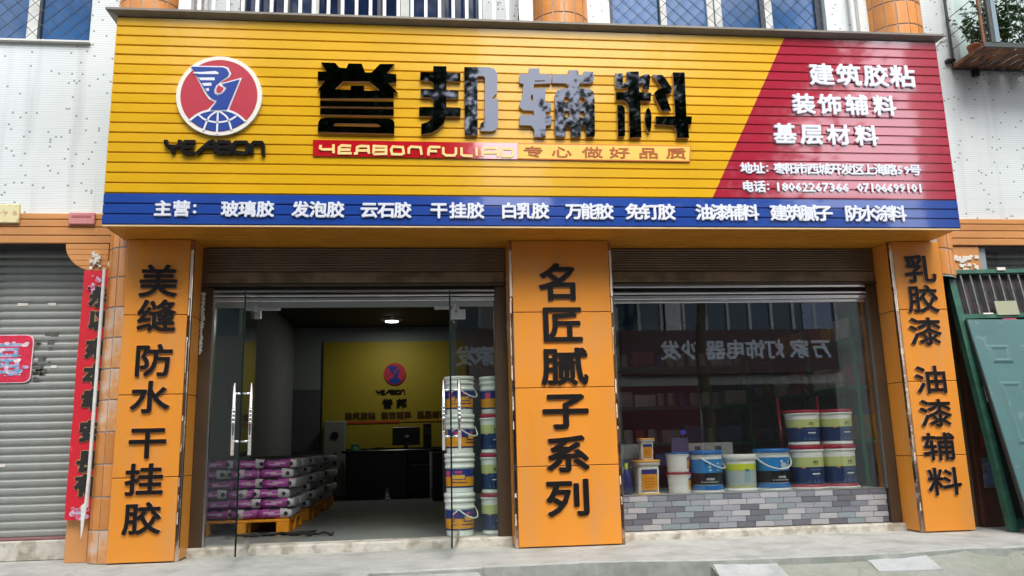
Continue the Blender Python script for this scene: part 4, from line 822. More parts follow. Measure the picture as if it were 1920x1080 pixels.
def door(hx, hy, fx, fy, tz, lab, hs):
    d = Vector((fx-hx, fy-hy, 0)); Ld = d.length; ang = math.atan2(d.y, d.x)
    dt = bpy.data.objects.new('door', None); COL.objects.link(dt); dt.parent = en; dt.location = Vector((hx, hy, .10))-en.location; dt.rotation_euler.z = ang; dt['label'] = lab
    def put(name, mb, m): o_ = bpy.data.objects.new(name, mb.mesh(name, m)); COL.objects.link(o_); o_.parent = dt; return o_
    put('leaf', MB().box(0, Ld, -.006, .006, .0, tz), GL_)
    put('edge', MB().box(Ld, Ld+.004, -.0075, .0075, .0, tz), mat('glass_edge_green', (.008, .02, .016), .15))
    put('hinge_fitting', MB().box(-.01, .17, -.018, .018, -.008, .055, 0, .003), M['silver']); put('hinge_fitting', MB().box(-.01, .17, -.018, .018, tz-.055, tz+.008, 0, .003), M['silver'])
    mb = MB(); hx_ = Ld-.09
    for s in (-1, 1):
        y = s*.072; z0, z1 = .845, 1.48
        mb.lathe([(0, z0), (.016, z0), (.016, z1), (0, z1)], 14, (hx_, y, 0))
        for zc in (1.13, 1.165, 1.20, 1.235): mb.lathe([(.016, -.011), (.0195, -.009), (.0195, .009), (.016, .011)], 14, (hx_, y, zc))
        for zc in (.965, 1.385): mb.tube([(hx_, y, zc), (hx_, s*.007, zc)], .010, 8)
        for zc in (z0+.16, z1-.16): mb.lathe([(.016, -.004), (.018, 0), (.016, .004)], 14, (hx_, y, zc))
    put('handle', mb, M['chrome'])
door(-2.158, .35, -2.068, -.60, 2.30, 'left glass door swung fully outward', 1)
door(-.140, .35, -.228, -.60, 2.30, 'right glass door swung fully outward', -1)
# patch fittings at the top corners
MB().box(-2.20, -1.93, .345, .40, 2.385, 2.414, 0, .003).box(-2.215, -2.12, .345, .40, 2.30, 2.385, 0, .003).build('patch_fitting', M['silver'], en)
MB().box(-.36, -.10, .345, .40, 2.385, 2.414, 0, .003).box(-.155, -.035, .345, .40, 2.28, 2.414-.03, 0, .003).build('patch_fitting', M['silver'], en)
mb = MB(); rn = random.Random(4)
for k in range(70):
    z = 1.95+.62*k/70; wd = rn.uniform(.012, .030)*(1 if z > 2.2 else .6); mb.lathe([(0, -.016), (wd*.8, -.006), (wd, .004), (0, .014)], 6, (-2.692+rn.uniform(-.006, .008), .330, z))
for k in range(22):
    z = 2.02+.72*k/22; mb.lathe([(0, -.016), (.007, -.006), (.007, .004), (0, .014)], 6, (.4+rn.uniform(-.003, .003), .331, z))
mb.build('sealant', M['sealant'], en)['kind'] = 'stuff'
# shutter boxes above
def shutter_box(x0, x1, lab):
    t = thing('shutter_box', lab, 'shutter', ((x0+x1)/2, .30, 2.64), 'rolled up brown shutters')
    MB().box(x0, x1, .335, .40, 2.63, 3.04).build('box', M['brown_sh'], t)
    for k in range(8): MB().box(x0+.045, x1-.03, .312, .334, 2.826+k*.0262, 2.826+k*.0262+.0185, 0, .005).build('slat', M['brown_sh'], t)
    MB().box(x0+.045, x1-.03, .318, .334, 2.782, 2.818, 0, .004).build('slat', M['brown_sh'], t)
    MB().box(x0+.045, x1-.03, .308, .334, 2.665, 2.775, 0, .006).build('beam', M['beam_sh'], t)
    MB().box(x0, x1, .312, .334, 2.632, 2.658, 0, .004).build('bottom_rail', M['brown_al'], t)
    return t
shutter_box(-2.712, .40, 'brown shutter slats rolled up above the open glass doors')
shutter_box(1.472, 4.536, 'brown shutter slats rolled up above the display window')
# threshold stone
def rough_step(name, x0, x1, y0, y1, z1, m):
    mb = MB(); n = 50; v = []
    for i in range(n+1):
        x = x0+(x1-x0)*i/n; j = noise.noise((x*7, 1, 2))*.012+noise.noise((x*23, 1, 2))*.006; k = noise.noise((x*9, 5, 2))*.012
        v += [(x, y0+k-.008, 0.0), (x, y0+j, z1-.016), (x, y0+j+.018, z1), (x, y1, z1)]
    mb.add(v, [(4*i+a, 4*i+4+a, 4*i+5+a, 4*i+1+a) for i in range(n) for a in range(3)], 0, False)
    return struct(mb.build(name, m, fix=False))
rough_step('threshold', -2.712, .395, .285, .52, .0845, M['stone'])
rough_step('threshold', 1.47, 4.535, .285, .40, .0745, M['stone'])

# ================================================================== DISPLAY WINDOW
dw = thing('display_window', 'large fixed display window of the shop over the grey brick ledge', 'window', (3, .4, .43))
MB().box(4.42, 4.535, .33, .43, .08, 2.62, 0, .004).build('frame_post', B_, dw)
MB().box(1.472, 1.545, .345, .43, .08, 2.62, 0, .004).build('frame_post', B_, dw)
MB().box(4.405, 4.42, .345, .42, .432, 2.56).build('post_edge', mat('grey_al', (.16, .15, .14), .4, metal=.4), dw)
for z0, z1, y0 in ((2.600, 2.628, .322), (2.528, 2.552, .318), (2.475, 2.518, .34)): MB().box(1.546, 4.404, y0, y0+.05, z0, z1, 0, .005).build('header_bar', M['silver'], dw)
MB().box(1.546, 4.404, .365, .40, 2.44, 2.474, 0, .004).build('header_bar', M['silver'], dw)
MB().box(1.50, 4.5, .39, .43, 2.552, 2.66).build('header_backing', M['dark_void'], dw)
MB().box(1.546, 4.404, .375, .387, .433, 2.439).build('pane', M['glass'], dw)
kw = thing('ledge_wall', 'low window ledge wall faced with mixed grey thin bricks', 'wall', (3, .4, 0))
MB().box(1.546, 4.419, .396, 1.05, .02, .430).build('wall_core', mat('grey_grout', (.22, .23, .25), .9), kw)
MB().box(1.548, 4.417, .382, 1.05, .4305, .4325).build('ledge_top', mat('ledge_top', (.45, .45, .43), .5), kw)
bt = [mat('brick_%d' % i, c, .55, var=.12, vscale=16, stretch=(.4, 1, 2), bump=.001, objrand=.05) for i, c in enumerate(((.12, .125, .15), (.19, .205, .24), (.26, .275, .31), (.36, .36, .38), (.22, .265, .285)))]
bw, bh = .2, .0565; bm_ = [MB().box(0, bw-.003, 0, .016, 0, bh-.003, 0, .002).mesh('brick', m) for m in bt]; rn = random.Random(21)
for row in range(6):
    x = 1.548-(.0, .1, .05, .15, .08, .13)[row]; z = .084+row*.0573
    while x < 4.417:
        a, b = max(x, 1.548), min(x+bw, 4.417)
        k = rn.choice((0, 0, 1, 2, 2, 3, 3, 4))
        if b-a > bw-.002: inst('brick', bm_[k], kw, (a-3, .378-.4+rn.uniform(0, .002), z))
        elif b-a > .02: MB().box(a, b-.005, .378, .394, z, z+bh-.006, 0, .003).build('brick', bt[k], kw)
        x += bw

# ================================================================== BUCKETS
def patch(mb, a0, a1, z0, z1, r0, r1, mi, n=10):
    """curved label patch between angles (degrees), radii at bottom and top"""
    k = []
    for i in range(n+1):
        a = R(a0+(a1-a0)*i/n); k += [(r0*math.cos(a), r0*math.sin(a), z0), (r1*math.cos(a), r1*math.sin(a), z1)]
    mb.add(k, [(2*i, 2*i+2, 2*i+3, 2*i+1) for i in range(n)], mi, True)
def bucket(kind, D, H, label, cat, loc, rot=0, group=None):
    t = thing(kind, label, cat, loc, group); t.rotation_euler.z = rot
    rt = D/2*.955; rb = D/2*.865
    def rad(z): return rb+(rt-rb)*z/H
    def put(name, mb, m): o_ = bpy.data.objects.new(name, mb.mesh(name, m)); COL.objects.link(o_); o_.parent = t; return o_
    N_ = 36
    lidm = {'white_bucket_tall': M['bwhite'], 'green_label_bucket': M['b_red'], 'small_bucket_red': M['b_red']}.get(kind)
    e = .0015
    if kind == 'ribbed_bucket':
        body = MB().lathe([(0, 0), (rb*.99, 0), (rb, .012), (rad(.62*H), .62*H), (rad(.62*H)+.007, .63*H), (rad(.66*H)+.007, .66*H), (rad(.67*H), .675*H), (rad(.78*H), .775*H), (rad(.78*H)+.009, .78*H), (rad(.82*H)+.009, .82*H), (rad(.83*H), .83*H), (rad(.9*H), .90*H)], N_)
        put('body', body, M['bwhite'])
        put('lid', MB().lathe([(rt-.004, .885*H), (D/2, .89*H), (D/2, .955*H), (D/2-.006, .985*H), (rt*.9, .99*H), (rt*.88, .975*H), (0, .975*H)], N_), M['bwhite'])
        mb = MB(); z0, z1, z2 = .17*H, .40*H, .60*H
        patch(mb, 0, 360, z0, z1, rad(z0)+e, rad(z1)+e, 0, 40); patch(mb, 0, 360, z1, z2, rad(z1)+e, rad(z2)+e, 1, 40); patch(mb, 0, 360, .13*H, z0, rad(.13*H)+e, rad(z0)+e, 2, 40)
        patch(mb, 248, 292, .33*H, .47*H, rad(.33*H)+2*e, rad(.47*H)+2*e, 1); patch(mb, 252, 288, .35*H, .45*H, rad(.35*H)+3*e, rad(.45*H)+3*e, 3); patch(mb, 240, 300, .25*H, .275*H, rad(.25*H)+2*e, rad(.27*H)+2*e, 2)
        patch(mb, 200, 225, z1, z2-.02, rad(z1)+2*e, rad(z2)+2*e, 4); patch(mb, 262, 278, .49*H, .55*H, rad(.49*H)+2*e, rad(.55*H)+2*e, 4); patch(mb, 150, 158, z0, z2, rad(z0)+2*e, rad(z2)+2*e, 3)
        put('label', mb, [M['b_orange'], M['b_blue2'], M['b_navy'], M['b_olid'], M['b_pink']])
    elif kind == 'lime_navy_bucket':
        put('body', MB().lathe([(0, 0), (rb, 0), (rb+.002, .03*H), (rb+.002, .08*H), (rb-.002, .09*H), (rad(.86*H), .86*H)], N_), M['bwhite'])
        if D > .35 and loc[2] < .5: put('base_flange', MB().lathe([(0, .001), (D/2*1.04, .001), (D/2*1.05, .035*H), (D/2*.99, .045*H)], N_, mi=0).lathe([(D/2*.99, .045*H), (D/2*.985, .10*H), (rb, .105*H)], N_, mi=1), [M['bwhite'], M['b_red']])
        l = MB().lathe([(rt-.004, .85*H), (rt+.006, .855*H), (rt+.006, .90*H), (rt, .905*H)], N_, mi=0); l.lathe([(rt, .905*H), (D/2, .91*H), (D/2, .965*H), (D/2-.005, .985*H), (rt*.92, .99*H), (rt*.9, .978*H), (0, .978*H)], N_, mi=1)
        put('lid', l, [M['bwhite'], M['b_red']])
        mb = MB(); zs = (.11*H, .50*H, .72*H)
        patch(mb, 0, 360, zs[0], zs[1], rad(zs[0])+e, rad(zs[1])+e, 0, 40); patch(mb, 0, 360, zs[1], zs[2], rad(zs[1])+e, rad(zs[2])+e, 1, 40)
        def pp(a, b, c, d, mi): patch(mb, a, b, c*H, d*H, rad(c*H)+2*e, rad(d*H)+2*e, mi, 4)
        for a in (263, 270, 277): pp(a-1.4, a+1.4, .55, .62, 2)
        pp(262, 278, .615, .635, 2); pp(250, 290, .42, .455, 3); pp(256, 286, .33, .36, 4)
        pp(263, 279, .28, .295, 3)
        for a in (240, 257, 274, 291): pp(a, a+9, .14, .21, 3)
        pp(222, 234, .47, .50, 5)
        put('label', mb, [M['b_navy'], M['b_lime'], M['b_black'], mat('pale_navy', (.06, .11, .24), .4), M['bwhite'], M['b_orange']])
    elif kind == 'blue_bucket':
        put('body', MB().lathe([(0, 0), (D/2*.97, 0), (D/2*.98, .035*H), (D/2*.9, .055*H), (rb*.98, .06*H), (rad(.86*H), .86*H)], N_), M['bwhite'])
        put('lid', MB().lathe([(rt-.004, .855*H), (rt+.004, .86*H), (rt+.004, .885*H)], N_, mi=0).lathe([(rt+.004, .885*H), (D/2, .89*H), (D/2, .955*H), (D/2-.008, .985*H), (0, .985*H)], N_, mi=1), [M['bwhite'], M['b_blid']])
        mb = MB(); patch(mb, 0, 360, .065*H, .17*H, rad(.065*H)+.012, rad(.17*H)+.003, 0, 40); patch(mb, 0, 360, .19*H, .46*H, rad(.19*H)+e, rad(.46*H)+e, 2, 40); patch(mb, 0, 360, .46*H, .78*H, rad(.46*H)+e, rad(.78*H)+e, 1, 40)
        def pp(a, b, c, d, mi): patch(mb, a, b, c*H, d*H, rad(c*H)+2*e, rad(d*H)+2*e, mi, 4)
        pp(255, 285, .29, .34, 3); pp(235, 300, .235, .255, 3)
        for z in (.50, .58, .66): pp(266, 274, z, z+.045, 4); pp(300, 306, z, z+.03, 4)
        put('label', mb, [M['b_blid'], M['b_sky'], M['b_black'], M['b_grey'], M['bwhite']])
    elif kind == 'white_lime_bucket':
        put('body', MB().lathe([(0, 0), (D/2*.98, 0), (D/2*.99, .05*H), (D/2*.9, .075*H), (rb*.98, .08*H), (rad(.84*H), .84*H)], N_), M['bwhite'])
        put('lid', MB().lathe([(rt-.004, .83*H), (D/2, .835*H), (D/2, .96*H), (D/2-.008, .99*H), (0, .99*H)], N_), M['bwhite'])
        mb = MB(); patch(mb, 0, 360, .12*H, .15*H, rad(.12*H)+e, rad(.15*H)+e, 0, 40); patch(mb, 0, 360, .16*H, .55*H, rad(.16*H)+e, rad(.55*H)+e, 1, 40); patch(mb, 0, 360, .56*H, .74*H, rad(.56*H)+e, rad(.74*H)+e, 2, 40)
        def pp(a, b, c, d, mi): patch(mb, a, b, c*H, d*H, rad(c*H)+2*e, rad(d*H)+2*e, mi, 4)
        pp(258, 282, .25, .53, 3); pp(262, 278, .52, .60, 4)
        put('label', mb, [M['b_lime2'], M['b_grey'], M['b_lime2'], mat('pale_blue_print', (.28, .42, .48), .4), mat('steel_blue_print', (.10, .22, .34), .4)])
    elif kind == 'small_bucket':
        lm = M['b_blid'] if 'with blue lid' in label else M['b_red']
        put('body', MB().lathe([(0, 0), (rb, 0), (rb+.002, .05*H), (rad(.85*H), .85*H)], N_), M['bwhite'])
        put('lid', MB().lathe([(rt-.003, .82*H), (rt+.004, .83*H), (rt+.004, .88*H), (rt, .885*H)], N_, mi=0).lathe([(rt, .885*H), (D/2, .89*H), (D/2, .96*H), (0, .985*H)], N_, mi=1), [M['bwhite'], lm])
        mb = MB(); patch(mb, 305, 350, .16*H, .62*H, rad(.16*H)+e, rad(.62*H)+e, 0); patch(mb, 305, 350, .62*H, .72*H, rad(.62*H)+e, rad(.72*H)+e, 1); put('label', mb, [M['b_orange'], M['b_blue2']])
    elif kind == 'square_bucket':
        q = 5; s = .84
        put('body', MB().lathe([(0, 0), (rb*s*1.16, 0), (rb*s*1.16, .03*H), (rb*s, .035*H), (rt*s, .84*H)], 40, sq=q), M['bwhite'])
        put('base_rim', MB().lathe([(rb*s*1.17, .002), (rb*s*1.17, .03*H), (rb*s*1.0, .04*H)], 40, sq=q), M['b_olid'])
        put('lid', MB().lathe([(rt*s, .83*H), (rt*s+.014, .84*H), (rt*s+.014, .92*H)], 40, mi=0, sq=q).lathe([(rt*s+.014, .92*H), (rt*s+.018, .925*H), (rt*s+.018, .985*H), (0, .99*H)], 40, mi=1, sq=q), [M['bwhite'], M['b_olid']])
        y = -rt*s*.985
        mb = MB().add([(-.085*D/.3, y-.004, .12*H), (.085*D/.3, y-.004, .12*H), (.085*D/.3, y-.006, .58*H), (-.085*D/.3, y-.006, .58*H)], [(0, 1, 2, 3)], 0).add([(-.085*D/.3, y-.005, .58*H), (.085*D/.3, y-.005, .58*H), (.085*D/.3, y-.007, .72*H), (-.085*D/.3, y-.007, .72*H)], [(0, 1, 2, 3)], 1)
        for z in (.2, .28, .36, .44): mb.add([(-.06*D/.3, y-.0075, z*H), (.05*D/.3, y-.0075, z*H), (.05*D/.3, y-.0075, z*H+.006), (-.06*D/.3, y-.0075, z*H+.006)], [(0, 1, 2, 3)], 2)
        put('label', mb, [M['b_orange'], M['b_blue2'], mat('label_brown', (.40, .16, .01), .4)])
    return t
def bail(t, D, H, tilt, m=None, zf=.84, sag=.5):
    """wire and plastic handle hanging down on one side"""
    r = D/2+.004; pts = []
    for i in range(15):
        a = PI*i/14; pts.append((-r*math.cos(a), -math.sin(a)*(.02+r*.1)-r*math.sin(a)*.95, zf*H-math.sin(a)*sag*H))
    mb = MB().tube(pts, .0035+D*.012, 6); o_ = bpy.data.objects.new('handle', mb.mesh('handle', m or M['bwhite'])); COL.objects.link(o_); o_.parent = t; o_.rotation_euler.z = tilt
# door stacks: the left one all ribbed, the right one ribbed on top of three with red lids
ga = 'ribbed blue and orange bucket stack inside the glass'
zs = [.085, .508, .905, 1.305, 1.70]
for k, (nm, rot) in enumerate((('lowest', .6), ('second from the floor', 0), ('third from the floor', .9), ('topmost', .35))):
    b = bucket('ribbed_bucket', .322, zs[k+1]-zs[k]+.004, 'white ribbed bucket with orange label, %s of the left door stack' % nm, 'bucket', (-.108+[0, .004, .008, .010][k], .62, zs[k]), rot, 'paint buckets stacked inside the right glass pane')
    if k != 1: bail(b, .322, .41, .9-rot, sag=.42)
bucket('ribbed_bucket', .30, .40, 'white ribbed bucket topping the stack of red lidded buckets by the door post', 'bucket', (.262, .66, 1.30), .5, 'paint buckets stacked inside the right glass pane')
for k, (nm, rot) in enumerate((('lowest', .25), ('middle', 0), ('upper', .1))):
    bucket('lime_navy_bucket', .31, (1.30-.085)/3+.002, 'red lidded bucket with lime and navy label, %s of the three by the door post' % nm, 'bucket', (.262, .66, .085+k*(1.30-.085)/3), rot, 'paint buckets stacked inside the right glass pane')
# display window row, left to right on the ledge
gw = 'buckets displayed on the window ledge'
LZ = .4325
bucket('square_bucket', .30, .357, 'square white bucket with orange lid at the left end of the ledge', 'bucket', (1.878, .62, LZ), 0, gw)
b = bucket('square_bucket', .175, .226, 'small square bucket with orange lid standing on the larger square bucket', 'bucket', (1.888, .62, LZ+.355), 0, gw)
bucket('small_bucket', .262, .217, 'small plain white bucket with red lid under the blue lidded one', 'bucket', (2.235, .62, LZ), 0, gw)
bucket('small_bucket', .258, .213, 'small plain white bucket with blue lid stacked beside the square bucket', 'bucket', (2.231, .62, LZ+.214), 0, gw)
b = bucket('blue_bucket', .365, .440, 'sky blue and black bucket beside the small white buckets', 'bucket', (2.545, .63, LZ), -.1, gw); bail(b, .34, .44, .9, sag=.28)
bucket('white_lime_bucket', .365, .388, 'white bucket with lime band and plain white lid', 'bucket', (2.917, .63, LZ), .1, gw)
b = bucket('blue_bucket', .385, .442, 'sky blue bucket with round badge and white handle hanging in front', 'bucket', (3.286, .64, LZ), .2, gw); bail(b, .385, .44, -.15, sag=.33)
mb = MB(); 
badge = MB().prism([(.034*math.cos(i*PI/8), .036*math.sin(i*PI/8)) for i in range(16)], -.008, 0); o_ = bpy.data.objects.new('badge', badge.mesh('badge', M['b_grey'])); COL.objects.link(o_); o_.parent = b; o_.location = (.0, -.208, .255)
for x, z, nm in ((3.692, LZ, 'lower left'), (4.058, LZ, 'lower right'), (3.685, .893, 'upper left'), (4.064, .893, 'upper right')):
    bucket('lime_navy_bucket', .385, .463 if z < .5 else .385, 'red lidded lime and navy bucket, %s of the four in the window' % nm, 'bucket', (x, .66, z), .1 if 'left' in nm else .25, gw)
bo = thing('bottle', 'blue bottle with yellow neck at the far left of the window ledge', 'bottle', (1.66, .60, LZ))
MB().lathe([(0, 0), (.045, 0), (.047, .20), (.018, .26)], 16, (1.66, .60, LZ)).build('body', M['b_blue2'], bo); MB().lathe([(.018, .26), (.02, .32), (0, .325)], 16, (1.66, .60, LZ)).build('cap', M['b_lime2'], bo)
def cbox(name, label, cat, x0, x1, y0, y1, z0, z1, m, bands=(), group=None):
    t = thing(name, label, cat, ((x0+x1)/2, (y0+y1)/2, z0), group); MB().box(x0, x1, y0, y1, z0, z1, 0, .006).build('body', m, t)
    mb = MB()
    for a, b, c, d in bands: mb.box(x0+(x1-x0)*a, x0+(x1-x0)*b, y0-.003, y0-.0005, z0+(z1-z0)*c, z0+(z1-z0)*d)
    if bands: mb.build('printed_band', mat('print_dark', (.08, .10, .16), .5), t)
    return t
CB = mat('carton_white', (.42, .43, .42), .6, var=.06)
cbox('table', 'grey low table standing behind the ledge in the window', 'table', 1.60, 3.30, 1.15, 1.75, .66, .70, mat('table_grey', (.12, .12, .13), .5))
cbox('box', 'pale grey carton behind the square buckets', 'box', 1.64, 2.02, .84, 1.04, LZ, .95, mat('carton_grey', (.22, .25, .25), .6), ((0, 1, .55, .7),))
cbox('box', 'long white carton lying behind the blue bucket', 'box', 2.51, 3.08, 1.20, 1.45, .70, .945, CB, ((.2, .32, .55, .85), (.62, .76, .55, .85)))
cbox('monitor', 'dim violet screen behind the small white buckets', 'monitor', 2.28, 2.48, .97, 1.0, .83, 1.01, mat('violet_screen', (.10, .10, .20), .3))
cbox('box', 'navy tool case behind the small white buckets', 'box', 2.1, 2.45, 1.0, 1.14, .66+.045, .83, M['b_navy'])
gl = thing('lamp', 'small blue glowing light inside the dark window', 'lamp', (2.75, 2.0, .95)); MB().lathe([(0, -.03), (.022, -.02), (.032, 0), (.022, .022), (0, .03)], 16, (2.76, 2.0, 1.08)).build('glass_shade', mat('blue_glow', (.03, .04, .3), .3, emit=(.10, .12, 1, 1), estr=.15), gl); MB().box(2.72, 2.80, 1.96, 2.04, .70, 1.03).build('stand', M['blk_pl'], gl)
# red folding ladder leaning behind the stacked buckets
ld = thing('ladder', 'red metal step ladder behind the stacked window buckets', 'ladder', (3.85, 1.1, .08)); mb = MB()
mb.tube([(3.62, 1.02, .08), (3.60, 1.06, 1.44)], .017, 8).tube([(4.1, 1.02, .08), (4.08, 1.06, 1.44)], .017, 8); mb.build('rail', M['ladder'], ld); MB().tube([(3.60, 1.06, 1.44), (3.64, 1.08, 1.56), (3.76, 1.08, 1.63), (3.95, 1.08, 1.60), (4.07, 1.06, 1.44)], .014, 8).build('top_hoop', M['blk_pl'], ld)
for z in (.35, .65, .95, 1.25): MB().box(3.62, 4.09, 1.0, 1.12, z, z+.03, 0, .005).build('step', M['ladder'], ld)

# ================================================================== BAGS ON PALLETS
def bag_mesh(l, wd, h, mats, seed, whites):
    mb = MB(); n = 6; vs = {}; 
    bm = bmesh.new(); bmesh.ops.create_cube(bm, size=2); bmesh.ops.subdivide_edges(bm, edges=bm.edges, cuts=n-1, use_grid_fill=True)
    for v in bm.verts:
        x, y, z = v.co; e = 1-.16*(abs(x)**8+abs(y)**8*.7); zz = z*e
        q = .06*(1-abs(z)**2)*0+noise.noise((x*1.7+seed, y*2, z))*.07
        v.co = Vector((x*l/2*(1-.05*z*z), y*wd/2*(1-.10*z*z), zz*h/2*(1+q)+.003*noise.noise((x*4+seed, y*4, 0))*3))
    bm.verts.index_update(); bm.faces.ensure_lookup_table()
    mb.v = [v.co[:] for v in bm.verts]
    for f in bm.faces:
        c = f.calc_center_median(); mi = 0; t = c.x/(l/2)
        if abs(f.normal.z) > .8: mi = 1 if abs(c.y) < wd*.28 else 2
        if abs(c.z) > h*.36: mi = 1
        if t > whites and abs(c.z) < h*.40: mi = 2
        if t < -.95: mi = 2
        if abs(c.z) < h*.08 and -.6 < t < .3 and mi == 0: mi = 3
        mb.f.append([v.index for v in f.verts]); mb.m.append(mi); mb.sm.append(True)
    bm.free()
    # round printed badge on both long sides
    for s in (-1, 1):
        cx = l/2*.68; r = h*.20; yy = s*(wd/2*1.004)
        mb.add([(cx+r*math.cos(i*PI/5), yy, r*math.sin(i*PI/5)) for i in range(10)], [list(range(10))], 1)
    return mb.mesh('sack', mats, fix=False)
PUR = mat('sack_purple', (.31, .05, .27), .45, var=.12, vscale=8, bump=.004, bscale=22, objrand=.15); DK = mat('sack_black', (.03, .028, .035), .5, bump=.003, bscale=20); WH = mat('sack_white', (.48, .48, .50), .5, var=.08, bump=.004, bscale=22); PK = mat('sack_pale_print', (.55, .35, .50), .5)
GR = mat('sack_grey', (.10, .10, .105), .5, bump=.003, bscale=20, objrand=.2)
sp = [bag_mesh(.365, .50, .118, [PUR, DK, WH, PK], s, q) for s, q in ((1.3, .35), (5.1, .78))]; sg_ = [bag_mesh(.365, .50, .122, [GR, DK, WH, WH], s, .15) for s in (2.3, 7.1)]
GR2 = ['bottom', 'second', 'third', 'fourth', 'fifth', 'top']
def pallet(x0, x1, y0, y1, lab):
    t = thing('pallet', lab, 'pallet', ((x0+x1)/2, (y0+y1)/2, .08), 'orange plastic pallets under the sacks'); P = M['pallet']
    MB().box(x0, x1, y0, y1, .205, .235, 0, .006).build('deck', P, t)
    xm, ym = (x0+x1)/2, (y0+y1)/2
    for a in (x0, xm-.07, x1-.14):
        for b in (y0, ym-.07, y1-.14): MB().box(a, a+.14, b, b+.14, .081, .2045, 0, .008).build('block', P, t)
    return t
for si, (x0, y0, nm, ms, lay) in enumerate((( -2.96, 1.47, 'near', sp, 6), (-2.96, 3.0, 'middle', sg_, 6), (-2.96, 4.75, 'far', sg_, 6))):
    pallet(x0, x0+1.0, y0, y0+1.05, 'orange plastic pallet under the %s stack of sacks' % nm)
    for k in range(lay):
        for i in range(3):
            for j in range(2):
                rot = 0 if (i == 2 or random.random() < .6) else PI
                o_ = inst('sack', ms[(i+j+k) % 2], None, (x0+.15+.335*i+random.uniform(-.02, .02)+(.05 if k % 2 else 0), y0+.27+.51*j+random.uniform(-.01, .01), .235+.060+.108*k), (random.uniform(-.01, .01), random.uniform(-.012, .012), rot+random.uniform(-.03, .03)))
                tag(o_, '%s sack, %s layer of the %s stack, %s %s' % ('purple and white' if si == 0 else 'black and white', GR2[k], nm, ('left', 'middle', 'right')[i], ('front', 'rear')[j]), 'sack', 'sacks stacked on orange pallets')
cb = thing('cable_loop', 'black cable loops lying on the floor in front of the near pallet', 'cable', (-1.75, 1.2, .08))
MB().tube([(-2.2+.5*math.sin(i*.21)+.012*i*.6, 1.14+.11*math.cos(i*.42), .09+.012*(i % 3)) for i in range(46)], .011, 6).build('cable', M['cable'], cb)
MB().tube([(-2.0+.35*math.sin(i*.24+1), 1.30+.09*math.cos(i*.47), .105) for i in range(30)], .009, 6).build('cable', M['cable'], cb)

# ================================================================== COUNTER, MURAL, CEILING LAMP
mu = thing('wall_mural', 'yellow painted panel on the back wall with the shop emblem and characters', 'wall panel', (-1.1, 7.95, 1))
MB().box(-2.43, .35, 7.955, 7.995, .98, 3.04).build('panel', M['mural'], mu)
def disc_(x, z, r, y0, y1, m, n, par): return MB().prism([(x+r*math.cos(2*PI*i/32), z+r*math.sin(2*PI*i/32)) for i in range(32)], y0, y1).build(n, m, par)
e_ = disc_(-1.05, 2.40, .215, 7.930, 7.954, M['logo_red'], 'emblem', mu)
k = .215/.40
def mp(p): return (-1.05+(p[0]-lc[0])*k, 2.40+(p[1]-lc[1])*k)
poly_letter([[mp(p) for p in EMB['bird']]], 7.9295, .004, [M['logo_blue']], e_, 'bird'); poly_letter([[mp(p) for p in gtop+arc]], 7.9295, .004, [M['logo_blue']], e_, 'globe')
mb = MB(); kb = .70/1.16
for q, (a, p) in enumerate(YB): stroke(mb, [(-1.072+(x+2.32)*kb, 2.05+(z-3.80)*kb) for x, z in p], .022, 7.935, 7.953, q)
mb.build('lettering', M['black_paint'], mu)
for ch, x in (('誉', -1.19), ('邦', -.92)): letter(ch, x, 1.83, .20, .18, 7.953, .02, .008, [M['black_paint']], mu, fit=True)
for ch, x in zip('建筑胶粘装饰辅料基层材料', [-1.93+.147*i+(.10 if i > 3 else 0)+(.10 if i > 7 else 0) for i in range(12)]): letter(ch, x, 1.60, .125, .135, 7.953, .015, .006, [mat('mural_brown', (.08, .035, .005), .5)], mu, dirs=4, res=1)
MB().box(-2.0, -.95, 7.94, 7.953, 1.455, 1.50).build('red_line', mat('mural_red', (.55, .08, .01), .5), mu); MB().box(-.93, -.10, 7.94, 7.953, 1.47, 1.49).build('red_line', mat('mural_orange', (.55, .25, .01), .5), mu)
ct = thing('counter', 'long black sales counter in front of the yellow back wall', 'counter', (-1.1, 7.1, .08))
MB().box(-1.87, -.80, 6.92, 7.5, .081, .90, 0, .006).build('front', M['counter'], ct); MB().box(-1.885, -1.873, 6.93, 7.5, .081, .90).build('end_panel', M['counter_red'], ct)
MB().box(-1.96, -.12, 6.86, 7.55, .901, .945, 0, .008).build('top', M['counter'], ct); MB().box(-.34, -.17, 6.05, 6.9, .081, .89, 0, .006).build('return_panel', M['counter'], ct)
MB().box(-.80, -.36, 7.45, 7.5, .081, .90).build('back_panel', M['counter'], ct); MB().box(-.385, -.365, 6.95, 7.0, .081, .90).build('leg', M['silver'], ct); MB().box(-.78, -.39, 7.0, 7.4, .66, .68).build('shelf', mat('pale_shelf', (.25, .25, .26), .5), ct)
mo = thing('monitor', 'black computer monitor standing on the counter', 'monitor', (-.78, 7.1, .945))
MB().box(-1.06, -.56, 7.08, 7.12, 1.02, 1.345, 0, .006).build('screen', M['blk_pl'], mo); MB().box(-.85, -.78, 7.09, 7.14, .95, 1.02).build('stand', M['blk_pl'], mo); MB().box(-.92, -.70, 7.0, 7.2, .946, .955).build('base', M['blk_pl'], mo); MB().box(-.83, -.76, 7.07, 7.079, 1.16, 1.20).build('badge', M['silver'], mo)
pc = thing('computer', 'black tower computer standing beside the monitor', 'computer', (-.42, 7.2, .945)); MB().box(-.50, -.35, 7.0, 7.4, .946, 1.40, 0, .006).build('case', M['blk_pl'], pc); MB().box(-.49, -.36, 6.994, 6.999, 1.2, 1.34).build('face_plate', mat('dark_grey_face', (.05, .05, .05), .3), pc)
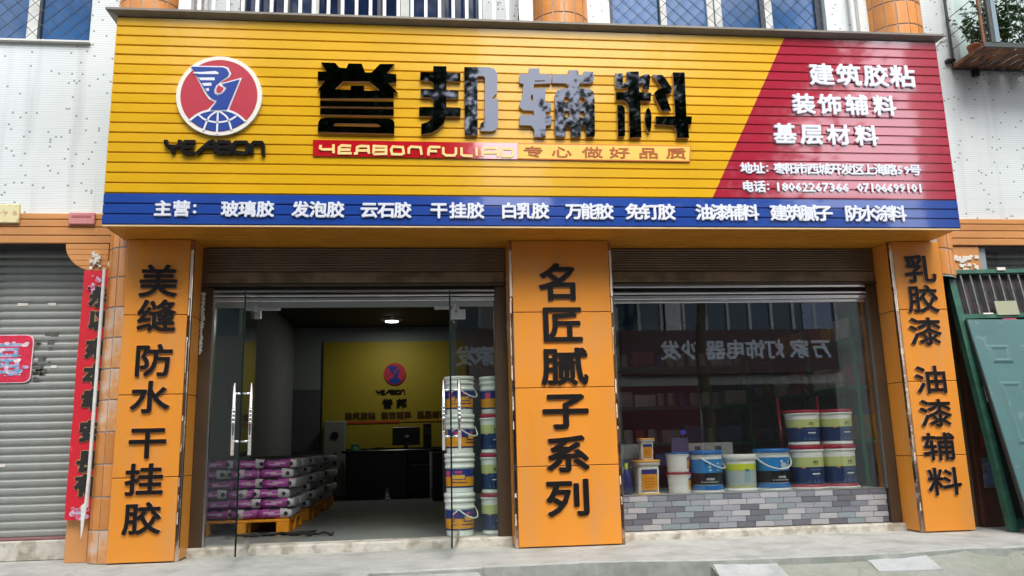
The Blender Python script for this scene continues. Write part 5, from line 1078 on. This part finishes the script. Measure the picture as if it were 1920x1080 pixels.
gb_ = thing('tissue_box', 'small green box on the left end of the counter', 'box', (-1.72, 7.0, .945)); MB().box(-1.79, -1.65, 6.95, 7.08, .946, 1.065, 0, .006).build('box', mat('green_box', (.03, .25, .12), .5), gb_); MB().box(-1.74, -1.69, 6.944, 6.949, .97, 1.03).build('label', M['b_grey'], gb_)
kt = thing('papers', 'white papers lying on the counter top', 'papers', (-1.6, 6.95, .945)); MB().box(-1.76, -1.6, 6.88, 7.0, .9455, .955).build('sheet', M['bwhite'], kt); MB().box(-1.5, -1.44, 6.88, 6.98, .9455, .96).build('sheet', M['bwhite'], kt)
st = thing('stapler', 'small dark stapler on the counter', 'stapler', (-1.3, 6.97, .945)); MB().box(-1.36, -1.2, 6.95, 6.99, .946, .965).box(-1.36, -1.22, 6.955, 6.985, .975, .995).box(-1.36, -1.33, 6.955, 6.985, .965, .975).build('body', M['blk_pl'], st)
thm = thing('kettle', 'shiny steel kettle standing on the floor before the counter', 'kettle', (-1.12, 6.7, .08)); MB().lathe([(0, 0), (.05, 0), (.055, .02), (.05, .12), (.03, .16), (.028, .20), (0, .215)], 18, (-1.12, 6.70, .081)).build('body', M['chrome'], thm); MB().tube([(-1.07, 6.70, .12), (-1.03, 6.70, .16), (-1.05, 6.70, .22)], .008, 6).build('handle', M['blk_pl'], thm)
ch = thing('office_chair', 'dark office chair seen behind the counter opening', 'chair', (-.58, 7.25, .08)); MB().box(-.75, -.42, 7.55, 7.62, .60, .89, 0, .03).build('backrest', M['blk_pl'], ch); MB().box(-.76, -.40, 7.52, 7.9, .45, .52, 0, .03).build('seat', M['blk_pl'], ch); MB().lathe([(.02, .1), (.02, .45)], 8, (-.58, 7.7, 0)).build('stem', M['silver'], ch); MB().box(-.8, -.36, 7.68, 7.72, .085, .12).box(-.6, -.56, 7.53, 7.92, .085, .12).build('base', M['blk_pl'], ch)
ac = thing('air_conditioner', 'pale upright unit with a dark round grille left of the counter', 'air conditioner', (-2.15, 7.75, .08)); MB().box(-2.36, -1.96, 7.6, 7.92, .081, 1.50, 0, .02).build('cabinet', M['app_w'], ac); disc_(-2.15, 1.23, .072, 7.588, 7.599, M['blk_pl'], 'grille', ac); MB().box(-2.17, -2.11, 7.59, 7.599, .70, .91).box(-2.16, -2.125, 7.588, 7.599, .36, .46).box(-2.147, -2.138, 7.592, 7.599, .46, .70).build('control_strip', M['blk_pl'], ac)
cl = thing('ceiling_lamp', 'single round lit downlight under the black ceiling', 'lamp', (-1.07, 6.9, 3.33))
MB().lathe([(0, 0), (.225, 0), (.235, -.012), (.13, -.05), (.12, -.052)], 32, (-1.07, 6.9, 3.329)).build('reflector', M['silver'], cl); MB().lathe([(0, -.058), (.118, -.056), (.12, -.05)], 32, (-1.07, 6.9, 3.329)).build('diffuser', mat('lamp_glow', (1, 1, 1), .4, emit=(1, .98, .92, 1), estr=9), cl)
la = bpy.data.lights.new('downlight', 'AREA'); la.shape = 'DISK'; la.size = .24; la.energy = 4; la.color = (1, .96, .88); lo = bpy.data.objects.new('downlight', la); COL.objects.link(lo); lo.location = (0, 0, -.064); lo.parent = cl

# ================================================================== RACKS WITH GOODS (behind the display window)
def rack(lab, x0, x1, y0, y1, zs_, z1):
    t = thing('rack', lab, 'rack', ((x0+x1)/2, (y0+y1)/2, .08)); P = M['rack']
    for x in (x0, x1-.04):
        ny_ = max(2, int((y1-y0)/1.0)+1)
        for i in range(ny_):
            y = y0+(y1-y0-.04)*i/(ny_-1); MB().box(x, x+.04, y, y+.04, .081, z1).build('post', P, t)
    for z in zs_: MB().box(x0+.001, x1-.001, y0+.001, y1-.001, z-.05, z, 0, .004).build('shelf', P, t)
    return t
rack('green metal shelving along the right wall of the shop', 4.42, 4.90, .75, 4.2, (.35, .95, 1.55, 2.1), 2.55)
rack('green metal shelving across the rear of the window room', 1.5, 4.1, 3.0, 3.45, (.35, .95, 1.45, 2.0), 2.3)
gm = [mat('goods_%d' % i, c, .5, var=.2, vscale=9) for i, c in enumerate(((.75, .45, .04), (.7, .7, .66), (.5, .12, .10), (.12, .28, .5), (.75, .68, .5), (.15, .45, .2), (.6, .58, .58)))]
gn = ['yellow', 'white', 'dull red', 'blue', 'cream', 'green', 'grey']
cans = {}
def can_mesh(i):
    if i not in cans: cans[i] = MB().lathe([(0, 0), (.058, 0), (.06, .01), (.06, .17), (.05, .185), (0, .19)], 14).mesh('can', gm[i])
    return cans[i]
rn = random.Random(31); sh = {.35: 'lowest', .95: 'second', 1.55: 'third', 2.1: 'top', 1.45: 'third', 2.0: 'top'}
for z in (.95, 1.55, 2.1):
    y = .85; q = 0
    while y < 3.9:
        i = rn.choice((0, 0, 1, 2, 3, 4)); l = rn.uniform(.22, .4); h = rn.uniform(.16, .30)
        o_ = MB().box(4.46, 4.80, y, y+l, z, z+h, 0, .006).build('carton', gm[i]); tag(o_, '%s carton on the %s right wall shelf, number %s from the glass' % (gn[i], sh[z], ['one', 'two', 'three', 'four', 'five', 'six', 'seven', 'eight', 'nine', 'ten', 'eleven', 'twelve', 'thirteen', 'fourteen'][q]), 'carton', 'cartons on the green racks'); y += l+rn.uniform(.02, .1); q += 1
W_ = ['first', 'second', 'third', 'fourth', 'fifth', 'sixth', 'seventh', 'eighth', 'ninth', 'tenth', 'eleventh', 'twelfth', 'thirteenth', 'fourteenth', 'fifteenth', 'sixteenth', 'seventeenth', 'eighteenth']
for z in (.95, 1.45, 2.0):
    x = 1.62; q = 0
    while x < 3.95:
        i = rn.choice((1, 1, 6, 4, 2, 3)); l = rn.choice((.14, .14, .30)); 
        if l < .2: o_ = inst('can', can_mesh(i), None, (x+.06, 3.13, z+.001))
        else: o_ = MB().box(x, x+l, 3.05, 3.3, z+.001, z+rn.uniform(.15, .3), 0, .006).build('carton', gm[i])
        tag(o_, '%s %s on the %s rear shelf, %s from its left end' % (gn[i], o_.name.split('.')[0], sh[z], W_[q]), 'can' if l < .2 else 'carton', 'goods on the rear rack'); x += l+rn.uniform(.01, .04); q += 1

# ================================================================== WINDOW CAGE WITH PLANTS (upper right)
wc = thing('window_cage', 'projecting steel window cage with plants at the upper right', 'window cage', (7, 0, 5.2)); ZC = 5.24; YF, YW = -.26, .27; CX0, CX1 = 5.775, 8.2
zt = 6.9
def cb_(name, a, b, m, r=.012): return MB().bar(a, b, r).build(name, m, wc)
MB().box(CX0, CX1, YW-.015, YW+.015, ZC-.03, ZC+.02).build('wall_rail', M['cage_st'], wc)
MB().box(CX0, CX1, YF-.015, YF+.015, ZC-.02, ZC+.035).build('front_rail', M['cage_st'], wc)
MB().box(CX0-.012, CX0+.018, YF, YW, ZC-.02, ZC+.02).build('side_rail', M['rust'], wc)
for k in range(15):
    x = CX0+.06+k*.13; v = [(x, YF+.016, ZC), (x+.10, YF+.016, ZC), (x+.04, YW-.016, ZC), (x-.06, YW-.016, ZC)]; mb = MB(); v = v+[(a, b, c-.014) for a, b, c in v]; mb.add(v, [(0, 1, 2, 3), (7, 6, 5, 4), (0, 4, 5, 1), (1, 5, 6, 2), (2, 6, 7, 3), (3, 7, 4, 0)]); mb.build('floor_slat', M['rust'], wc)
MB().box(CX0-.012, CX0+.012, YW-.03, YW-.005, ZC-.03, zt).build('post', M['cage_st'], wc)
MB().box(CX0-.003, CX0+.025, YF-.012, YF+.012, ZC+.035, zt).build('post', M['rust'], wc)
MB().box(CX0+.145, CX0+.20, YF-.02, YF+.02, ZC+.035, zt).build('post', M['cage_bl'], wc)
MB().box(CX0+.095, CX0+.138, YF-.02, YF+.02, ZC+.035, zt).build('post', M['cage_st'], wc)
for k in range(14): cb_('bar', (CX0+.05+k*.12+.2*(k > 0), YF, ZC+.035), (CX0+.05+k*.12+.2*(k > 0), YF, zt), M['cage_st'], .006)
for z in (5.45, 5.63, 5.85, 6.1): cb_('cross_bar', (CX0, YF, z), (CX1, YF, z), M['cage_st'], .006); cb_('cross_bar', (CX0, YF, z), (CX0, YW, z), M['cage_st'], .006)
MB().box(5.70, 5.80, .24, .30, 5.30, 5.335).box(6.02, 6.08, .235, .295, 5.13, 5.21).build('bracket', M['blk_pl'], wc)
w4 = window(5.94, 8.4, 5.30, 6.9, mat('pale_window_glass', (.50, .62, .60), .1, spec=.6, var=.15), M['white_frame'], [(6.5, 6.56, WF), (7.2, 7.26, WF)], [(5.98, 6.5), (6.56, 7.2), (7.26, 8.36)], .40)
def plant(x, y, h, n, lab, pot=True, sc=1):
    t = thing('potted_plant', lab, 'plant', (x, y, ZC+.006), 'plants in the window cage'); z0 = ZC+.006
    MB().lathe([(0, 0), (.055, 0), (.075, .11), (.08, .115), (.08, .13), (.068, .13), (.062, .10), (0, .10)], 14, (x, y, z0)).build('pot', M['pot'], t)
    st_, lf = MB(), MB(); rn = random.Random(int(x*100))
    for k in range(n):
        p = Vector((x, y, z0+.10)); d = Vector((rn.uniform(-.5, .5), rn.uniform(-.3, .3), 1)).normalized(); L_ = h*rn.uniform(.6, 1); pts = [p.copy()]
        for i in range(7): d = (d+Vector((rn.uniform(-.25, .25), rn.uniform(-.2, .2), rn.uniform(-.05, .1)))).normalized(); p = p+d*L_/7; p.x = max(p.x, CX0+.02); p.y = min(max(p.y, YF+.02), YW-.02); pts.append(p.copy())
        st_.tube(pts, [.006-.0006*i for i in range(8)], 5)
        for i, q in enumerate(pts[2:]):
            for _ in range(5):
                a = rn.uniform(0, 2*PI); u = Vector((math.cos(a), math.sin(a), rn.uniform(-.3, .6))).normalized(); s = rn.uniform(.035, .07)*sc; v_ = u.cross(Vector((rn.uniform(-.4, .4), rn.uniform(-.4, .4), 1))).normalized()*s*.34
                c0 = q+u*s*.15; m_ = q+u*s*.65; lf.add([c0[:], (m_+v_)[:], (q+u*s*1.25-Vector((0, 0, .015)))[:], (m_-v_)[:]], [(0, 1, 2, 3)])
    st_.build('stem', M['leaf2'], t); lf.build('foliage', M['leaf2'], t, fix=False)
plant(5.87, .0, .62, 9, 'leafy potted plant at the left corner of the window cage')
plant(6.05, .05, .42, 6, 'low potted plant beside the blue grey cage post', sc=.9)
plant(6.28, .0, .85, 12, 'tall bushy potted plant behind the cage bars', sc=1.3)
plant(6.55, .05, .7, 9, 'bushy potted plant at the right edge of the picture', sc=1.2)
cw = thing('wall_cable', 'thin white cable looping from the window cage to the sign', 'cable', (5.6, .27, 5.3)); MB().tube([(5.76, .28, 5.62), (5.66, .28, 5.58), (5.58, .28, 5.48), (5.54, .28, 5.35), (5.52, .28, 5.24)], .006, 6).build('cable', M['white_pl'], cw)

# ================================================================== ACROSS THE STREET (seen in the glass and in the polished letters)
ob = thing('opposite_building', 'shop building across the street mirrored in the display window', 'building', (8, -16, -.6))
mb = MB().box(-14, .7, -22, -16.3, -.6, 11.6).box(.7, 4.2, -22, -16.3, -.6, 8.6).box(4.2, 14.3, -22, -16.3, -.6, 8.4).box(16.2, 34, -17.2, -16.3, -.6, 19); mb.build('wall', M['op_wall'], ob)  # left block raised and thin tall right slab added to darken sign reflections
for x0, x1 in ((-12, -6), (-5, 1.3), (5.6, 13.1)):
    MB().box(x0, x1, -16.29, -16.25, 4.46, 6.6).build('window_band', M['op_glass'], ob)
    n = int((x1-x0)/.72)
    for i in range(n+1): MB().box(x0+(x1-x0-.09)*i/n, x0+(x1-x0-.09)*i/n+.09, -16.25, -16.18, 4.46, 6.6).build('mullion', M['white_frame'], ob)
MB().box(7.25, 7.75, -16.24, -16.10, 4.46, 6.7).build('pilaster', mat('white_pilaster', (.75, .76, .74), .6), ob)
MB().box(11.9, 12.9, -16.25, -16.20, 4.46, 6.6).build('pale_blind', mat('pale_blind', (.35, .42, .55), .6), ob)
for x0, x1, m in ((5.7, 8.2, 'op_red'), (8.4, 12.8, 'dark_void'), (-5, .2, 'dark_void'), (.5, 3.8, 'op_glass')): MB().box(x0, x1, -16.29, -16.2, -.4, 2.7).build('shopfront', M[m], ob)
def osign(x0, x1, z0, z1, row, lab):
    t = thing('opposite_sign', lab, 'sign', ((x0+x1)/2, -16.1, z0)); MB().box(x0, x1, -16.2, -16.0, z0, z1, 0, .02).build('board', M['op_sign'], t)
    for ch, x, z, s in row: letter(ch, x, z, s, s, -15.998, .03, .022*s/.6, [M['white_letter']], t, flip=True, dirs=4, res=1)
osign(5.7, 12.9, 3.02, 4.45, [(c, x, 3.79, .60) for c, x in zip('发沙器电饰灯家万', (7.297, 7.96, 8.767, 9.438, 10.095, 10.738, 11.582, 12.305))], 'maroon lighting shop sign with white characters across the street')
osign(-1.5, 2.2, 3.05, 4.55, [('家', 1.355, 3.69, .60), ('发', .80, 3.69, .60)], 'maroon sign with two white characters further along the opposite street side')
def tree(x, y, h, cz, rx, rzz, nl, lab, seed, xa=-99, xb=99):
    t = thing('street_tree', lab, 'tree', (x, y, -.6), 'street trees across the road'); rn = random.Random(seed)
    mb = MB().tube([(x, y, -.62), (x+.05, y, 1.5), (x-.1, y+.05, 3.2), (x+.1, y, 5.0), (x, y, cz)], [.22, .18, .15, .12, .05], 10); cen = []
    for k in range(11):
        a = rn.uniform(0, 2*PI); q = Vector((x+rx*.75*math.cos(a)*rn.uniform(.4, 1), y+rx*.6*math.sin(a), cz+rn.uniform(-.8, .8)*rzz)); cen.append(q)
        s = Vector((x, y, rn.uniform(4, cz))); mb.tube([s, (s+q)/2+Vector((0, 0, .2)), q], [.07, .045, .015], 6)
    mb.build('trunk', M['bark'], t); lf = MB()
    for k in range(nl):
        c = rn.choice(cen); q = c+Vector((rn.gauss(0, .95), rn.gauss(0, .7), rn.gauss(0, .75))); q.x = min(max(q.x, xa+rn.uniform(0, .35)), xb-rn.uniform(0, .35)); s = rn.uniform(.07, .16); u = Vector((rn.uniform(-1, 1), rn.uniform(-1, 1), rn.uniform(-.6, .6))).normalized(); v_ = u.cross(Vector((rn.uniform(-1, 1), rn.uniform(-1, 1), 1))).normalized()  # crown sides clipped to leave bright sky gaps in the sign's reflections
        lf.add([(q-u*s)[:], (q+v_*s*.5)[:], (q+u*s)[:], (q-v_*s*.5)[:]], [(0, 1, 2, 3)])
    lf.build('crown', M['leaf'], t, fix=False)
tree(-2.2, -12.0, 12, 9.2, 3.4, 3.4, 26000, 'street tree mirrored in the left black sign characters', 5, -99, .95)
tree(7.0, -12.2, 11, 9.4, 4.6, 3.4, 24000, 'street tree whose dark trunk is mirrored in the display window', 9, 2.75, 10.0)
tree(-8.6, -12.3, 12, 8.8, 3.0, 3.2, 9000, 'street tree added far to the left across the road to darken the sign reflections', 21)  # unseen tree, added so the small black letters mirror something dark
tree(17.5, -12.5, 12, 9.2, 3.2, 3.2, 6500, 'street tree far to the right across the road', 12, 13.4, 99)
